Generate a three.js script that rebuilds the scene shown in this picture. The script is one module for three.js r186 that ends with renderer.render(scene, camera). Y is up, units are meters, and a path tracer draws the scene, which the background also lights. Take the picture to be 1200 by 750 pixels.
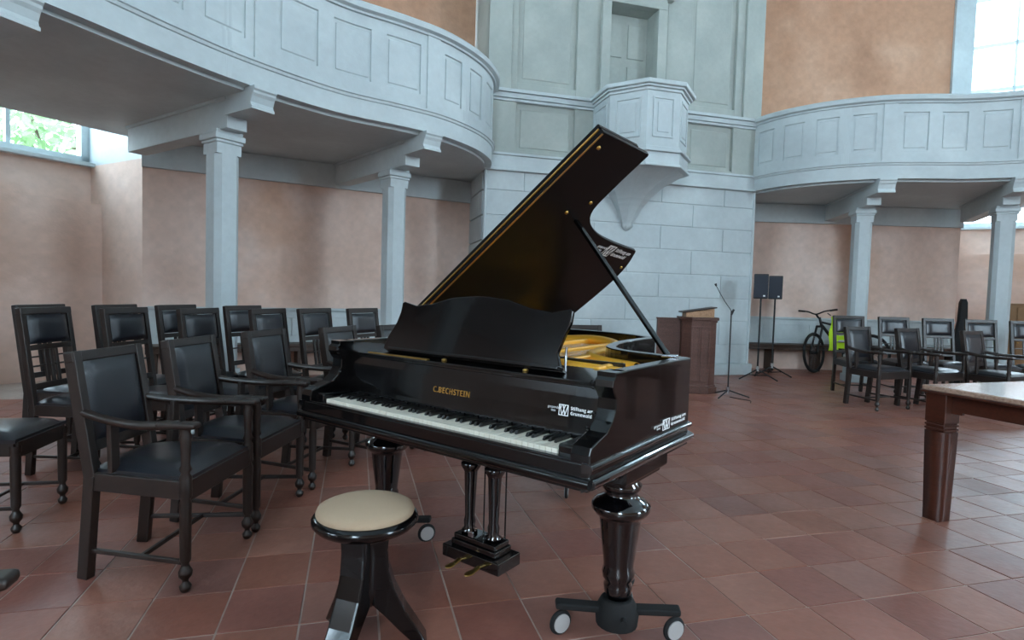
import * as THREE from 'three';
import { RoundedBoxGeometry } from 'three/addons/geometries/RoundedBoxGeometry.js';
import { mergeGeometries, toCreasedNormals } from 'three/addons/utils/BufferGeometryUtils.js';
import { RectAreaLightUniformsLib } from 'three/addons/lights/RectAreaLightUniformsLib.js';
import { FontLoader } from 'three/addons/loaders/FontLoader.js';
import { TextGeometry } from 'three/addons/geometries/TextGeometry.js';

// ------------------------------------------------------------------ camera, sky, daylight, exposure
const R = Math.PI / 180;
const scene = new THREE.Scene();
const camera = new THREE.PerspectiveCamera(2 * Math.atan(375 / 678.26) / R, 1.6, 0.05, 200);
camera.position.set(0, 1.24, 0);
camera.rotation.order = 'YXZ';
camera.rotation.set(-2.611 * R, -15.147 * R, 1.632 * R);
scene.add(camera);
const renderer = new THREE.WebGLRenderer({ antialias: true });
renderer.toneMapping = THREE.LinearToneMapping;
renderer.toneMappingExposure = 2.08;
renderer.shadowMap.enabled = true;
RectAreaLightUniformsLib.init();
const SKY = new THREE.Color().setRGB(0.72, 0.88, 1.0);
const SKY_POWER = 9;
scene.background = SKY;
scene.backgroundIntensity = 5;

// ------------------------------------------------------------------ helpers
let seed = 20;
const rnd = () => { seed = (seed * 1664525 + 1013904223) >>> 0; return seed / 4294967296; };
const used = {};
const numbered = (n) => { const k = used[n] = (used[n] ?? -1) + 1; return k ? `${n}_${String(k).padStart(3, '0')}` : n; };
const V3 = (x, y, z) => new THREE.Vector3(x, y, z);
function finish(m) { m.castShadow = true; m.receiveShadow = true; return m; }
function part(name, geo, mat, parent) {
  const g = Array.isArray(geo) ? merge(geo) : geo;
  const m = finish(new THREE.Mesh(g, mat)); m.name = name; parent.add(m); return m;
}
function thing(name, label, category, pos = [0, 0, 0], turn = 0, group) {
  const o = new THREE.Group(); o.name = numbered(name); o.position.set(...pos); o.rotation.y = turn;
  o.userData = { label, category }; if (group) o.userData.group = group; scene.add(o); return o;
}
function structure(name, geo, mat, label) {
  const g = Array.isArray(geo) ? merge(geo) : geo;
  const m = finish(new THREE.Mesh(g, mat)); m.name = name; m.userData = { kind: 'structure' };
  if (label) { m.userData.label = label; m.userData.category = label.split(' ').pop(); } scene.add(m); return m;
}
function copyOf(o, pos, turn, label, group) {
  const c = o.clone(); c.name = numbered(o.name); c.position.set(...pos); c.rotation.y = turn; c.userData = { ...o.userData };
  if (label) c.userData.label = label; if (group) c.userData.group = group; scene.add(c); return c;
}
function merge(list) {
  const flat = list.map((g) => { const h = g.index ? g.toNonIndexed() : g; for (const k of Object.keys(h.attributes)) if (!['position', 'normal', 'uv', 'color'].includes(k)) h.deleteAttribute(k); if (!h.attributes.uv) h.setAttribute('uv', new THREE.BufferAttribute(new Float32Array(h.attributes.position.count * 2), 2)); return h; });
  return mergeGeometries(flat);
}
// uv in metres, by the dominant axis of the normal
function metres(g, ox = 0, oy = 0) {
  const p = g.attributes.position, n = g.attributes.normal, uv = new Float32Array(p.count * 2);
  for (let i = 0; i < p.count; i++) {
    const ax = Math.abs(n.getX(i)), ay = Math.abs(n.getY(i)), az = Math.abs(n.getZ(i));
    let u, v;
    if (ay > ax && ay > az) { u = p.getX(i); v = p.getZ(i); } else if (ax > az) { u = p.getZ(i); v = p.getY(i); } else { u = p.getX(i); v = p.getY(i); }
    uv[2 * i] = u + ox; uv[2 * i + 1] = v + oy;
  }
  g.setAttribute('uv', new THREE.BufferAttribute(uv, 2)); return g;
}
const box = (w, h, d, x = 0, y = 0, z = 0, ry = 0) => { const g = new THREE.BoxGeometry(w, h, d); if (ry) g.rotateY(ry); return metres(g.translate(x, y, z)); };
const rbox = (w, h, d, x = 0, y = 0, z = 0, b = 0.004) => metres(new RoundedBoxGeometry(w, h, d, 1, Math.min(b, w / 2.1, h / 2.1, d / 2.1)).translate(x, y, z));
const lathe = (pts, seg = 24, x = 0, y = 0, z = 0) => new THREE.LatheGeometry(pts.map((p) => new THREE.Vector2(p[0], p[1])), seg).translate(x, y, z);
const tube = (pts, r, seg = 24, rad = 8, closed = false) => new THREE.TubeGeometry(new THREE.CatmullRomCurve3(pts.map((p) => V3(...p)), closed, 'centripetal'), seg, r, rad, closed);
function bar(a, b, r, seg = 10, r2 = r) {
  const A = V3(...a), B = V3(...b), d = B.clone().sub(A), g = new THREE.CylinderGeometry(r2, r, d.length(), seg);
  g.applyQuaternion(new THREE.Quaternion().setFromUnitVectors(V3(0, 1, 0), d.clone().normalize()));
  return g.translate((A.x + B.x) / 2, (A.y + B.y) / 2, (A.z + B.z) / 2);
}
// square bar between two points
function beam(a, b, w, h, bev = 0.004) {
  const A = V3(...a), B = V3(...b), d = B.clone().sub(A), g = new RoundedBoxGeometry(w, h, d.length(), 1, Math.min(bev, w / 2.1, h / 2.1));
  const m = new THREE.Matrix4().lookAt(B, A, V3(0, 1, 0)); g.applyMatrix4(m);
  return metres(g.translate((A.x + B.x) / 2, (A.y + B.y) / 2, (A.z + B.z) / 2));
}
function extrude(pts, depth, bevel = 0, smooth = false, holes = []) {
  const s = new THREE.Shape(); 
  if (smooth) { s.moveTo(...pts[0]); s.splineThru(pts.slice(1).map((p) => new THREE.Vector2(...p))); } else s.setFromPoints(pts.map((p) => new THREE.Vector2(...p)));
  for (const h of holes) s.holes.push(new THREE.Path(h.map((p) => new THREE.Vector2(...p))));
  return new THREE.ExtrudeGeometry(s, { depth, bevelEnabled: bevel > 0, bevelThickness: bevel, bevelSize: bevel, bevelOffset: -bevel, bevelSegments: 2, curveSegments: 10 });
}
// plan outline (x, z) raised from y0 to y1
function slab(pts, y0, y1, bevel = 0, holes = []) {
  const g = extrude(pts.map(([x, z]) => [x, -z]), y1 - y0 - 2 * bevel, bevel, false, holes.map((h) => h.map(([x, z]) => [x, -z])));
  return metres(g.rotateX(-Math.PI / 2).translate(0, y0 + bevel, 0));
}
function spline2(pts, n, closed = false) { return new THREE.CatmullRomCurve3(pts.map((p) => V3(p[0], 0, p[1])), closed, 'centripetal').getSpacedPoints(n).map((p) => [p.x, p.z]); }

// a plan path with arc length, normals to one side; profiles are swept along it
function makePath(pts, towards) {
  const P = pts.map(([x, z]) => ({ x, z })), n = P.length; let s = 0;
  for (let i = 0; i < n; i++) {
    if (i) s += Math.hypot(P[i].x - P[i - 1].x, P[i].z - P[i - 1].z);
    P[i].s = s; const a = P[Math.max(0, i - 1)], b = P[Math.min(n - 1, i + 1)], l = Math.hypot(b.x - a.x, b.z - a.z);
    let tx = (b.x - a.x) / l, tz = (b.z - a.z) / l, nx = -tz, nz = tx;
    if (towards && (towards[0] - P[i].x) * nx + (towards[1] - P[i].z) * nz < 0) { nx = -nx; nz = -nz; }
    Object.assign(P[i], { tx, tz, nx, nz });
  }
  const at = (q) => {
    let i = 1; while (i < n - 1 && P[i].s < q) i++;
    const a = P[i - 1], b = P[i], t = Math.min(1, Math.max(0, (q - a.s) / (b.s - a.s))), o = { s: q };
    for (const k of ['x', 'z', 'tx', 'tz', 'nx', 'nz']) o[k] = a[k] + (b[k] - a[k]) * t;
    const l = Math.hypot(o.nx, o.nz); o.nx /= l; o.nz /= l; return o;
  };
  return { P, length: s, at, range: (s0, s1, step) => { const m = Math.max(1, Math.ceil((s1 - s0) / step)); return Array.from({ length: m + 1 }, (_, i) => at(s0 + (s1 - s0) * i / m)); } };
}
function sweep(rings, profile, caps = true) {
  const pos = [], idx = [], k = profile.length, cn = profile.reduce((a, p) => a + p[0], 0) / k, cy = profile.reduce((a, p) => a + p[1], 0) / k;
  const at = (r, p) => [r.x + r.nx * p[0], p[1], r.z + r.nz * p[0]];
  let area = 0; for (let j = 0; j < k; j++) { const a = profile[j], b = profile[(j + 1) % k]; area += a[0] * b[1] - b[0] * a[1]; }
  // orientation: is t x y along n?
  const r0 = rings[0], r1 = rings[1], dx = r1.x - r0.x, dz = r1.z - r0.z, side = dx * r0.nz - dz * r0.nx;
  const flip = (area > 0) !== (side > 0);
  for (let j = 0; j < k; j++) {
    const base = pos.length / 3, a = profile[j], b = profile[(j + 1) % k];
    for (const r of rings) pos.push(...at(r, a), ...at(r, b));
    for (let i = 0; i < rings.length - 1; i++) { const q = base + 2 * i; flip ? idx.push(q, q + 2, q + 1, q + 1, q + 2, q + 3) : idx.push(q, q + 1, q + 2, q + 1, q + 3, q + 2); }
  }
  const g0 = new THREE.BufferGeometry(); g0.setAttribute('position', new THREE.Float32BufferAttribute(pos, 3)); g0.setIndex(idx); g0.computeVertexNormals();
  const out = [metres(g0.toNonIndexed())];
  if (caps) for (const [r, e] of [[rings[0], 0], [rings[rings.length - 1], 1]]) {
    const tri = THREE.ShapeUtils.triangulateShape(profile.map((p) => new THREE.Vector2(p[0], p[1])), []), cp = [];
    for (const t of tri) for (const i of (e ? t : [...t].reverse())) cp.push(...at(r, profile[i]));
    const g = new THREE.BufferGeometry(); g.setAttribute('position', new THREE.Float32BufferAttribute(cp, 3)); g.computeVertexNormals(); out.push(metres(g));
  }
  return merge(out);
}

// ------------------------------------------------------------------ procedural textures
function noiseGrid(n, cells, s) {
  let q = s; const r = () => { q = (q * 1664525 + 1013904223) >>> 0; return q / 4294967296; };
  const g = Float32Array.from({ length: cells * cells }, r), out = new Float32Array(n * n), sm = (t) => t * t * (3 - 2 * t);
  for (let y = 0; y < n; y++) for (let x = 0; x < n; x++) {
    const u = x / n * cells, v = y / n * cells, i = Math.floor(u), j = Math.floor(v), a = sm(u - i), b = sm(v - j), I = (i + 1) % cells, J = (j + 1) % cells;
    out[y * n + x] = (g[j * cells + i] * (1 - a) + g[j * cells + I] * a) * (1 - b) + (g[J * cells + i] * (1 - a) + g[J * cells + I] * a) * b;
  }
  return out;
}
function fbm(n, cells, oct, s) { const o = new Float32Array(n * n); let amp = 1, tot = 0; for (let k = 0; k < oct; k++) { const g = noiseGrid(n, Math.min(n, cells << k), s + 77 * k); for (let i = 0; i < o.length; i++) o[i] += g[i] * amp; tot += amp; amp *= 0.55; } for (let i = 0; i < o.length; i++) o[i] /= tot; return o; }
function tex(n, f, repeat, srgb = true, fx = repeat) {
  const d = new Uint8Array(n * n * 4); for (let i = 0; i < n * n; i++) { const c = f(i % n, (i / n) | 0, i); d[4 * i] = c[0]; d[4 * i + 1] = c[1]; d[4 * i + 2] = c[2]; d[4 * i + 3] = 255; }
  const t = new THREE.DataTexture(d, n, n); t.wrapS = t.wrapT = THREE.RepeatWrapping; t.magFilter = THREE.LinearFilter; t.minFilter = THREE.LinearMipmapLinearFilter; t.generateMipmaps = true;
  if (srgb) t.colorSpace = THREE.SRGBColorSpace; t.repeat.set(fx, repeat); t.needsUpdate = true; return t;
}
const N = 512, cloud = fbm(N, 4, 6, 11), cloud2 = fbm(N, 3, 5, 99), fine = fbm(N, 48, 3, 5), streak = fbm(N, 8, 4, 31);
const lerp = (a, b, t) => a + (b - a) * t;
const mixc = (a, b, t) => { t = Math.min(1, Math.max(0, t)); return [0, 1, 2].map((k) => lerp(a[k], b[k], t)); };
const grainy = (c, i, amt) => c.map((x) => Math.max(0, Math.min(255, x * (1 + amt * (fine[i] - 0.5)))));
const tPlasterOrange = tex(N, (x, y, i) => grainy(mixc(mixc([186, 140, 112], [202, 160, 134], (cloud[i] - 0.3) * 2.4), [172, 128, 102], (cloud2[i] - 0.56) * 4), i, 0.10), 1 / 3.3);
const tPlasterRose = tex(N, (x, y, i) => grainy(mixc(mixc([212, 182, 166], [228, 204, 192], (cloud[i] - 0.3) * 2.4), [204, 166, 144], (cloud2[i] - 0.56) * 4), i, 0.08), 1 / 3.3);
const tPaint = tex(N, (x, y, i) => grainy(mixc([182, 191, 193], [197, 206, 207], (cloud[i] - 0.3) * 2.2), i, 0.05), 1 / 2.3);
const tPaintGrey = tex(N, (x, y, i) => grainy(mixc([160, 166, 160], [176, 181, 174], (cloud[i] - 0.3) * 2.2), i, 0.05), 1 / 2.3);
const tTile = tex(N, (x, y, i) => grainy(mixc(mixc([236, 230, 228], [255, 255, 255], (cloud[i] - 0.3) * 2.0), [222, 212, 208], (cloud2[i] - 0.5) * 3), i, 0.10), 1 / 1.37);
const tTileRough = tex(N, (x, y, i) => { const v = 92 + 55 * (cloud2[i] - 0.3) + 24 * (fine[i] - 0.5); return [v, v, v]; }, 1 / 1.1, false);
const tBump = tex(N, (x, y, i) => { const v = 255 * (0.6 * cloud[i] + 0.4 * fine[i]); return [v, v, v]; }, 1 / 0.9, false);
const tWood = tex(N, (x, y, i) => { const g = streak[((y >> 0) % N) * N + ((x * 1) >> 4)], r = streak[y * N + ((x >> 3) % N)]; return grainy(mixc([150, 120, 100], [255, 245, 235], 0.25 + 0.8 * (0.5 * g + 0.5 * r) + 0.3 * (fine[i] - 0.5)), i, 0.15); }, 1 / 0.5);
const tLeather = tex(N, (x, y, i) => { const v = 255 * (0.35 * cloud[i] + 0.65 * fine[i]); return [v, v, v]; }, 1 / 0.16, false);
const tCloth = tex(256, (x, y) => { const v = 205 + 30 * Math.sin(x * Math.PI / 2) * Math.sin(y * Math.PI / 2) + 18 * (fine[(y * 2 % N) * N + x * 2 % N] - 0.5); return [v, v, v]; }, 1 / 0.2);

const std = (o) => new THREE.MeshStandardMaterial(o), phy = (o) => new THREE.MeshPhysicalMaterial(o);
const M = {
  orange: std({ map: tPlasterOrange, roughness: 0.92, bumpMap: tBump, bumpScale: 0.003 }),
  rose: std({ map: tPlasterRose, roughness: 0.92, bumpMap: tBump, bumpScale: 0.003 }),
  paint: std({ map: tPaint, roughness: 0.55, bumpMap: tBump, bumpScale: 0.0012 }),
  paintGrey: std({ map: tPaintGrey, roughness: 0.6, bumpMap: tBump, bumpScale: 0.0012 }),
  mortar: std({ color: 0xc2b4aa, roughness: 0.95, map: tTile }),
  wood: phy({ color: 0x261b16, map: tWood, roughness: 0.42, clearcoat: 0.25, clearcoatRoughness: 0.3 }),
  tableWood: phy({ color: 0x50291c, map: tWood, roughness: 0.35, clearcoat: 0.5, clearcoatRoughness: 0.2 }),
  lecternWood: phy({ color: 0x6a4c45, map: tWood, roughness: 0.5 }),
  paleWood: std({ color: 0xd3b394, map: tWood, roughness: 0.6 }),
  benchWood: std({ color: 0x4a3a30, map: tWood, roughness: 0.5 }),
  leather: phy({ color: 0x16181f, roughness: 0.36, bumpMap: tLeather, bumpScale: 0.0006, clearcoat: 0.35, clearcoatRoughness: 0.28 }),
  brass: std({ color: 0xc9a45a, metalness: 1, roughness: 0.28 }),
  steel: std({ color: 0xb8bcc2, metalness: 1, roughness: 0.25 }),
  black: phy({ color: 0x050506, roughness: 0.2, specularIntensity: 0.5, clearcoat: 0.5, clearcoatRoughness: 0.05 }),
  gloss: phy({ color: 0x050507, roughness: 0.12, clearcoat: 1, clearcoatRoughness: 0.03 }),
  lidBlack: phy({ color: 0x0b0a0b, roughness: 0.45, specularIntensity: 0.22, clearcoat: 0.1, clearcoatRoughness: 0.12 }),
  ivory: phy({ color: 0xe9e2d2, roughness: 0.3, clearcoat: 0.4 }),
  ebony: phy({ color: 0x0a0a0c, roughness: 0.3, clearcoat: 0.4, clearcoatRoughness: 0.15 }),
  gold: std({ color: 0xf0b13a, metalness: 0.15, roughness: 0.36 }),
  spruce: std({ color: 0xb98a4c, map: tWood, roughness: 0.55 }),
  felt: std({ color: 0x6a1f1c, roughness: 1 }),
  cushion: std({ color: 0xe2c3a3, map: tCloth, roughness: 0.95, bumpMap: tLeather, bumpScale: 0.0008 }),
  white: std({ color: 0xf4f4f4, roughness: 0.6 }),
  plastic: std({ color: 0x101114, roughness: 0.45 }),
  rubber: std({ color: 0x0c0c0d, roughness: 0.8 }),
  wheelGrey: phy({ color: 0xa9a6a4, roughness: 0.3, clearcoat: 0.5 }),
  grille: std({ color: 0x121a2a, roughness: 0.55, bumpMap: tLeather, bumpScale: 0.001 }),
  neon: std({ color: 0xc8f02a, roughness: 0.8 }),
  reflect: std({ color: 0xcfd4d6, roughness: 0.35 }),
  card: std({ color: 0x8a6a4c, roughness: 0.9 }),
  glass: phy({ color: 0xf4fbff, roughness: 0.02, transmission: 1, thickness: 0, ior: 1.5 }),
  leaf: phy({ color: 0x8aa878, roughness: 0.9, transmission: 0.4, thickness: 0, side: THREE.DoubleSide }),
  bark: std({ color: 0x55463a, roughness: 0.95 }),
};
const font = await new FontLoader().loadAsync('fonts/droid/droid_sans_bold.typeface.json');
const fontR = await new FontLoader().loadAsync('fonts/droid/droid_sans_regular.typeface.json');
function lettering(str, size, f = font, depth = 0.0006) { const g = new TextGeometry(str, { font: f, size, depth, curveSegments: 3, bevelEnabled: false }); g.computeBoundingBox(); return g; }

// ------------------------------------------------------------------ plan of the round church
const CX = 4.05, CZ = -0.08, PIER = 2.28, PZ = -8.27, TOP = 8.2;
const C0b = [2.28, -9.27], C1 = [6.62, -8.17], C2 = [8.39, -6.40], C3 = [10.36, -1.45], C4 = [10.36, 1.29], C5 = [8.39, 6.24], C6 = [6.62, 8.01], C7 = [0, 9.3];
const MX = (s, p) => [CX + s * p[0], p[1]];

// floor: slab, tiles one by one where they show largest, the rest joined
{
  const poly = [];
  const half = [[0, -9.9], C1, [8.0, -10], [10.4, -7.4], C2, C3, [11.8, -1.45], [11.8, 1.29], C4, C5, [9.4, 7.3], [7.6, 9.1], C6, C7];
  poly.push(...half.map((p) => MX(1, p)), ...half.slice(1, -1).reverse().map((p) => MX(-1, p)));
  const floor = structure('floor', slab(poly, -0.25, -0.0035), M.mortar);
  const TX = 0.2825, TZ = 0.305, fwd = V3(0, 0, -1).applyEuler(camera.rotation), right = V3(1, 0, 0).applyEuler(camera.rotation), up = V3(0, 1, 0).applyEuler(camera.rotation);
  const cells = [];
  for (let i = -20; i < 44; i++) for (let j = -10; j < 27; j++) {
    const x = 0.1 + TX * (i + 0.5), z = -2.205 - TZ * (j + 0.5), r = Math.hypot(x - CX, z - CZ);
    if (r > 10.3 || z < -9.2 || (z < PZ + 0.1 && Math.abs(x - CX) < PIER + 0.2)) continue;
    const v = V3(x, -1.24, z), d = v.dot(fwd), px = v.dot(right) / d * 678, py = v.dot(up) / d * 678;
    cells.push({ x, z, size: d > 0.3 && Math.abs(px) < 690 && py > -470 ? 1 / (d * d * d) : 0 });
  }
  cells.sort((a, b) => b.size - a.size);
  const tones = [0x9c6555, 0xa06b5a, 0x945f52, 0x9a6c5f, 0xa27060, 0x966155, 0x9d6857, 0x91645a].map((c) => new THREE.Color(c));
  const mats = tones.map((c) => std({ color: c, map: tTile, roughness: 1, roughnessMap: tTileRough, bumpMap: tBump, bumpScale: 0.0022 }));
  const geos = []; for (let k = 0; k < 12; k++) geos.push(metres(new THREE.BoxGeometry(TX - 0.008, 0.012, TZ - 0.008), rnd() * 3, rnd() * 3));
  const rest = [];
  const restMat = std({ color: 0xffffff, vertexColors: true, map: tTile, roughness: 1, roughnessMap: tTileRough, bumpMap: tBump, bumpScale: 0.0022 });
  cells.forEach((c, k) => {
    const t = (rnd() * 8) | 0, lift = (rnd() - 0.5) * 0.002, tilt = [(rnd() - 0.5) * 0.009, (rnd() - 0.5) * 0.009];
    if (k < 300) {
      const m = part('tile', geos[(rnd() * 12) | 0], mats[t], floor);
      m.position.set(c.x, -0.006 + lift, c.z); m.rotation.set(tilt[0], 0, tilt[1]);
    } else {
      const g = new THREE.BoxGeometry(TX - 0.008, 0.012, TZ - 0.008).rotateX(tilt[0]).rotateZ(tilt[1]).translate(c.x, -0.006 + lift, c.z); metres(g);
      const col = new Float32Array(24 * 3); for (let q = 0; q < 24; q++) tones[t].toArray(col, q * 3); g.setAttribute('color', new THREE.BufferAttribute(col, 3)); rest.push(g);
    }
  });
  const f = part('tile_field', rest, restMat, floor); f.userData.kind = 'stuff';
}
// ceiling
structure('ceiling', slab([[CX - 12.2, -10.6], [CX + 12.2, -10.6], [CX + 12.2, 10.2], [CX - 12.2, 10.2]], TOP, TOP + 0.25), M.paint);

// a wall between two plan points, thick to the outside
function wallBox(a, b, y0, y1, t = 0.3, off = 0) {
  const dx = b[0] - a[0], dz = b[1] - a[1], l = Math.hypot(dx, dz); let nx = -dz / l, nz = dx / l;
  if ((CX - a[0]) * nx + (CZ - a[1]) * nz < 0) { nx = -nx; nz = -nz; }
  const P = [[a[0] + nx * off, a[1] + nz * off], [b[0] + nx * off, b[1] + nz * off], [b[0] - nx * t, b[1] - nz * t], [a[0] - nx * t, a[1] - nz * t]];
  const area = P.reduce((s, p, i) => { const q = P[(i + 1) % 4]; return s + p[0] * q[1] - q[0] * p[1]; }, 0);
  return slab(area < 0 ? P : [...P].reverse(), y0, y1);
}
const along = (a, b, t) => [a[0] + (b[0] - a[0]) * t, a[1] + (b[1] - a[1]) * t];
let nWin = 0, nTrim = 0;
const WY0 = 2.78, WY1 = 7.3;
// window niche between two corners; returns nothing, builds reveal, breast, window, daylight
function niche(side, s, a, b, lightFrom, bright, flank) {
  const A = MX(s, a), B = MX(s, b), dx = B[0] - A[0], dz = B[1] - A[1], w = Math.hypot(dx, dz); let nx = -dz / w, nz = dx / w;
  if ((CX - A[0]) * nx + (CZ - A[1]) * nz < 0) { nx = -nx; nz = -nz; }
  const D = 1.25, out = (p, d) => [p[0] - nx * d, p[1] - nz * d];
  const g = [];
  const wallQuad = (p, q, y0, y1, thick, dir) => { const ex = q[0] - p[0], ez = q[1] - p[1]; const P = [p, q, [q[0] + dir[0] * thick, q[1] + dir[1] * thick], [p[0] + dir[0] * thick, p[1] + dir[1] * thick]]; const ar = P.reduce((t, u, i) => { const v = P[(i + 1) % 4]; return t + u[0] * v[1] - v[0] * u[1]; }, 0); return slab(ar < 0 ? P : [...P].reverse(), y0, y1); };
  const tx = dx / w, tz = dz / w;
  const reveal = structure(`wall_${side}_niche`, [
    wallQuad(A, out(A, D + 0.4), 0, WY0, 0.35, [-tx, -tz]), wallQuad(B, out(B, D + 0.4), 0, WY0, 0.35, [tx, tz]),
    wallQuad(out(A, D), out(B, D), 0, WY0 - 0.02, 0.3, [-nx, -nz]), wallQuad(out(A, D - 0.28), out(B, D - 0.28), 0, 2.26, 0.3, [-nx, -nz])], M.rose);
  part('jamb', [wallQuad(A, out(A, D + 0.4), WY0, TOP, 0.35, [-tx, -tz]), wallQuad(B, out(B, D + 0.4), WY0, TOP, 0.35, [tx, tz]), wallQuad(A, out(A, D + 0.3), WY1, TOP, w, [tx, tz])], M.paint, reveal);
  // white surround on the wall face above the gallery
  for (const [p, q] of flank) { const P = MX(s, p), Q = MX(s, q), l = Math.hypot(Q[0] - P[0], Q[1] - P[1]); part('surround', wallBox(P, along(P, Q, 0.36 / l), 3.22, TOP, 0, 0.05), M.paint, reveal); }
  // window: frame, mullions, panes
  const ry = Math.atan2(nx, nz), mid = out(along(A, B, 0.5), D + 0.1);
  const win = new THREE.Group(); win.name = `window_${++nWin}`; win.userData = { kind: 'structure' }; win.position.set(mid[0], 0, mid[1]); win.rotation.y = ry; scene.add(win);
  const fr = 0.09, W = w;
  part('window_sill', rbox(W + 0.02, 0.05, 0.3, 0, WY0 + 0.005, 0.06), M.paint, win);
  part('window_frame', [box(W, fr, 0.1, 0, WY0 + 0.03 + fr / 2, 0), box(W, fr, 0.1, 0, WY1 - fr / 2, 0), box(fr, WY1 - WY0 - 0.03, 0.1, -W / 2 + fr / 2, (WY0 + WY1) / 2, 0), box(fr, WY1 - WY0 - 0.03, 0.1, W / 2 - fr / 2, (WY0 + WY1) / 2, 0)], M.paint, win);
  const cols = 3, rows = 5, y0 = WY0 + 0.03 + fr, y1 = WY1 - fr, x0 = -W / 2 + fr, x1 = W / 2 - fr;
  for (let i = 1; i < cols; i++) part('mullion', box(0.045, y1 - y0, 0.08, x0 + (x1 - x0) * i / cols, (y0 + y1) / 2, 0), M.paint, win);
  for (let j = 1; j < rows; j++) part('transom', box(x1 - x0, 0.075, 0.08, 0, y0 + (y1 - y0) * j / rows, 0), M.paint, win);
  for (let i = 0; i < cols; i++) for (let j = 0; j < rows; j++) part('pane', new THREE.PlaneGeometry((x1 - x0) / cols - 0.03, (y1 - y0) / rows - 0.04).translate(x0 + (x1 - x0) * (i + 0.5) / cols, y0 + (y1 - y0) * (j + 0.5) / rows, 0), M.glass, win);
  // daylight through the window, above the line of the gallery floor
  const L = new THREE.RectAreaLight(SKY, SKY_POWER * bright, W - 0.2, WY1 - lightFrom), q = out(along(A, B, 0.5), D + 0.22);
  L.name = 'window_daylight'; L.position.set(q[0], (WY1 + lightFrom) / 2, q[1]); L.lookAt(q[0] + nx, (WY1 + lightFrom) / 2, q[1] + nz); scene.add(L);
}
for (const [s, side] of [[-1, 'left'], [1, 'right']]) {
  for (const [suffix, runs] of [['', [[C0b, C1]]], ['_front', [[C2, C3]]], ['_rear', [[C4, C5], [C6, C7]]]]) {
    const w = structure(`wall_${side}${suffix}`, runs.map(([p, q]) => wallBox(MX(s, p), MX(s, q), 0, 3.1)), M.rose);
    part('upper_wall', runs.map(([p, q]) => wallBox(MX(s, p), MX(s, q), 3.1, TOP)), M.orange, w);
  }
  niche(side, s, C1, C2, s < 0 ? 3.5 : 2.95, s < 0 ? 0.45 : 1, [[C1, C0b], [C2, C3]]);
  niche(side, s, C3, C4, 3.0, 1, [[C3, C2], [C4, C5]]);
  niche(side, s, C5, C6, 3.0, 1.7, [[C5, C4], [C6, C7]]);
  // band under the gallery floor, along the wall
  structure(`trim_${++nTrim}`, [wallBox(MX(s, [2.3, C0b[1]]), MX(s, C1), 2.67, 2.995, 0, 0.07)], M.paint);
}

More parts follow.
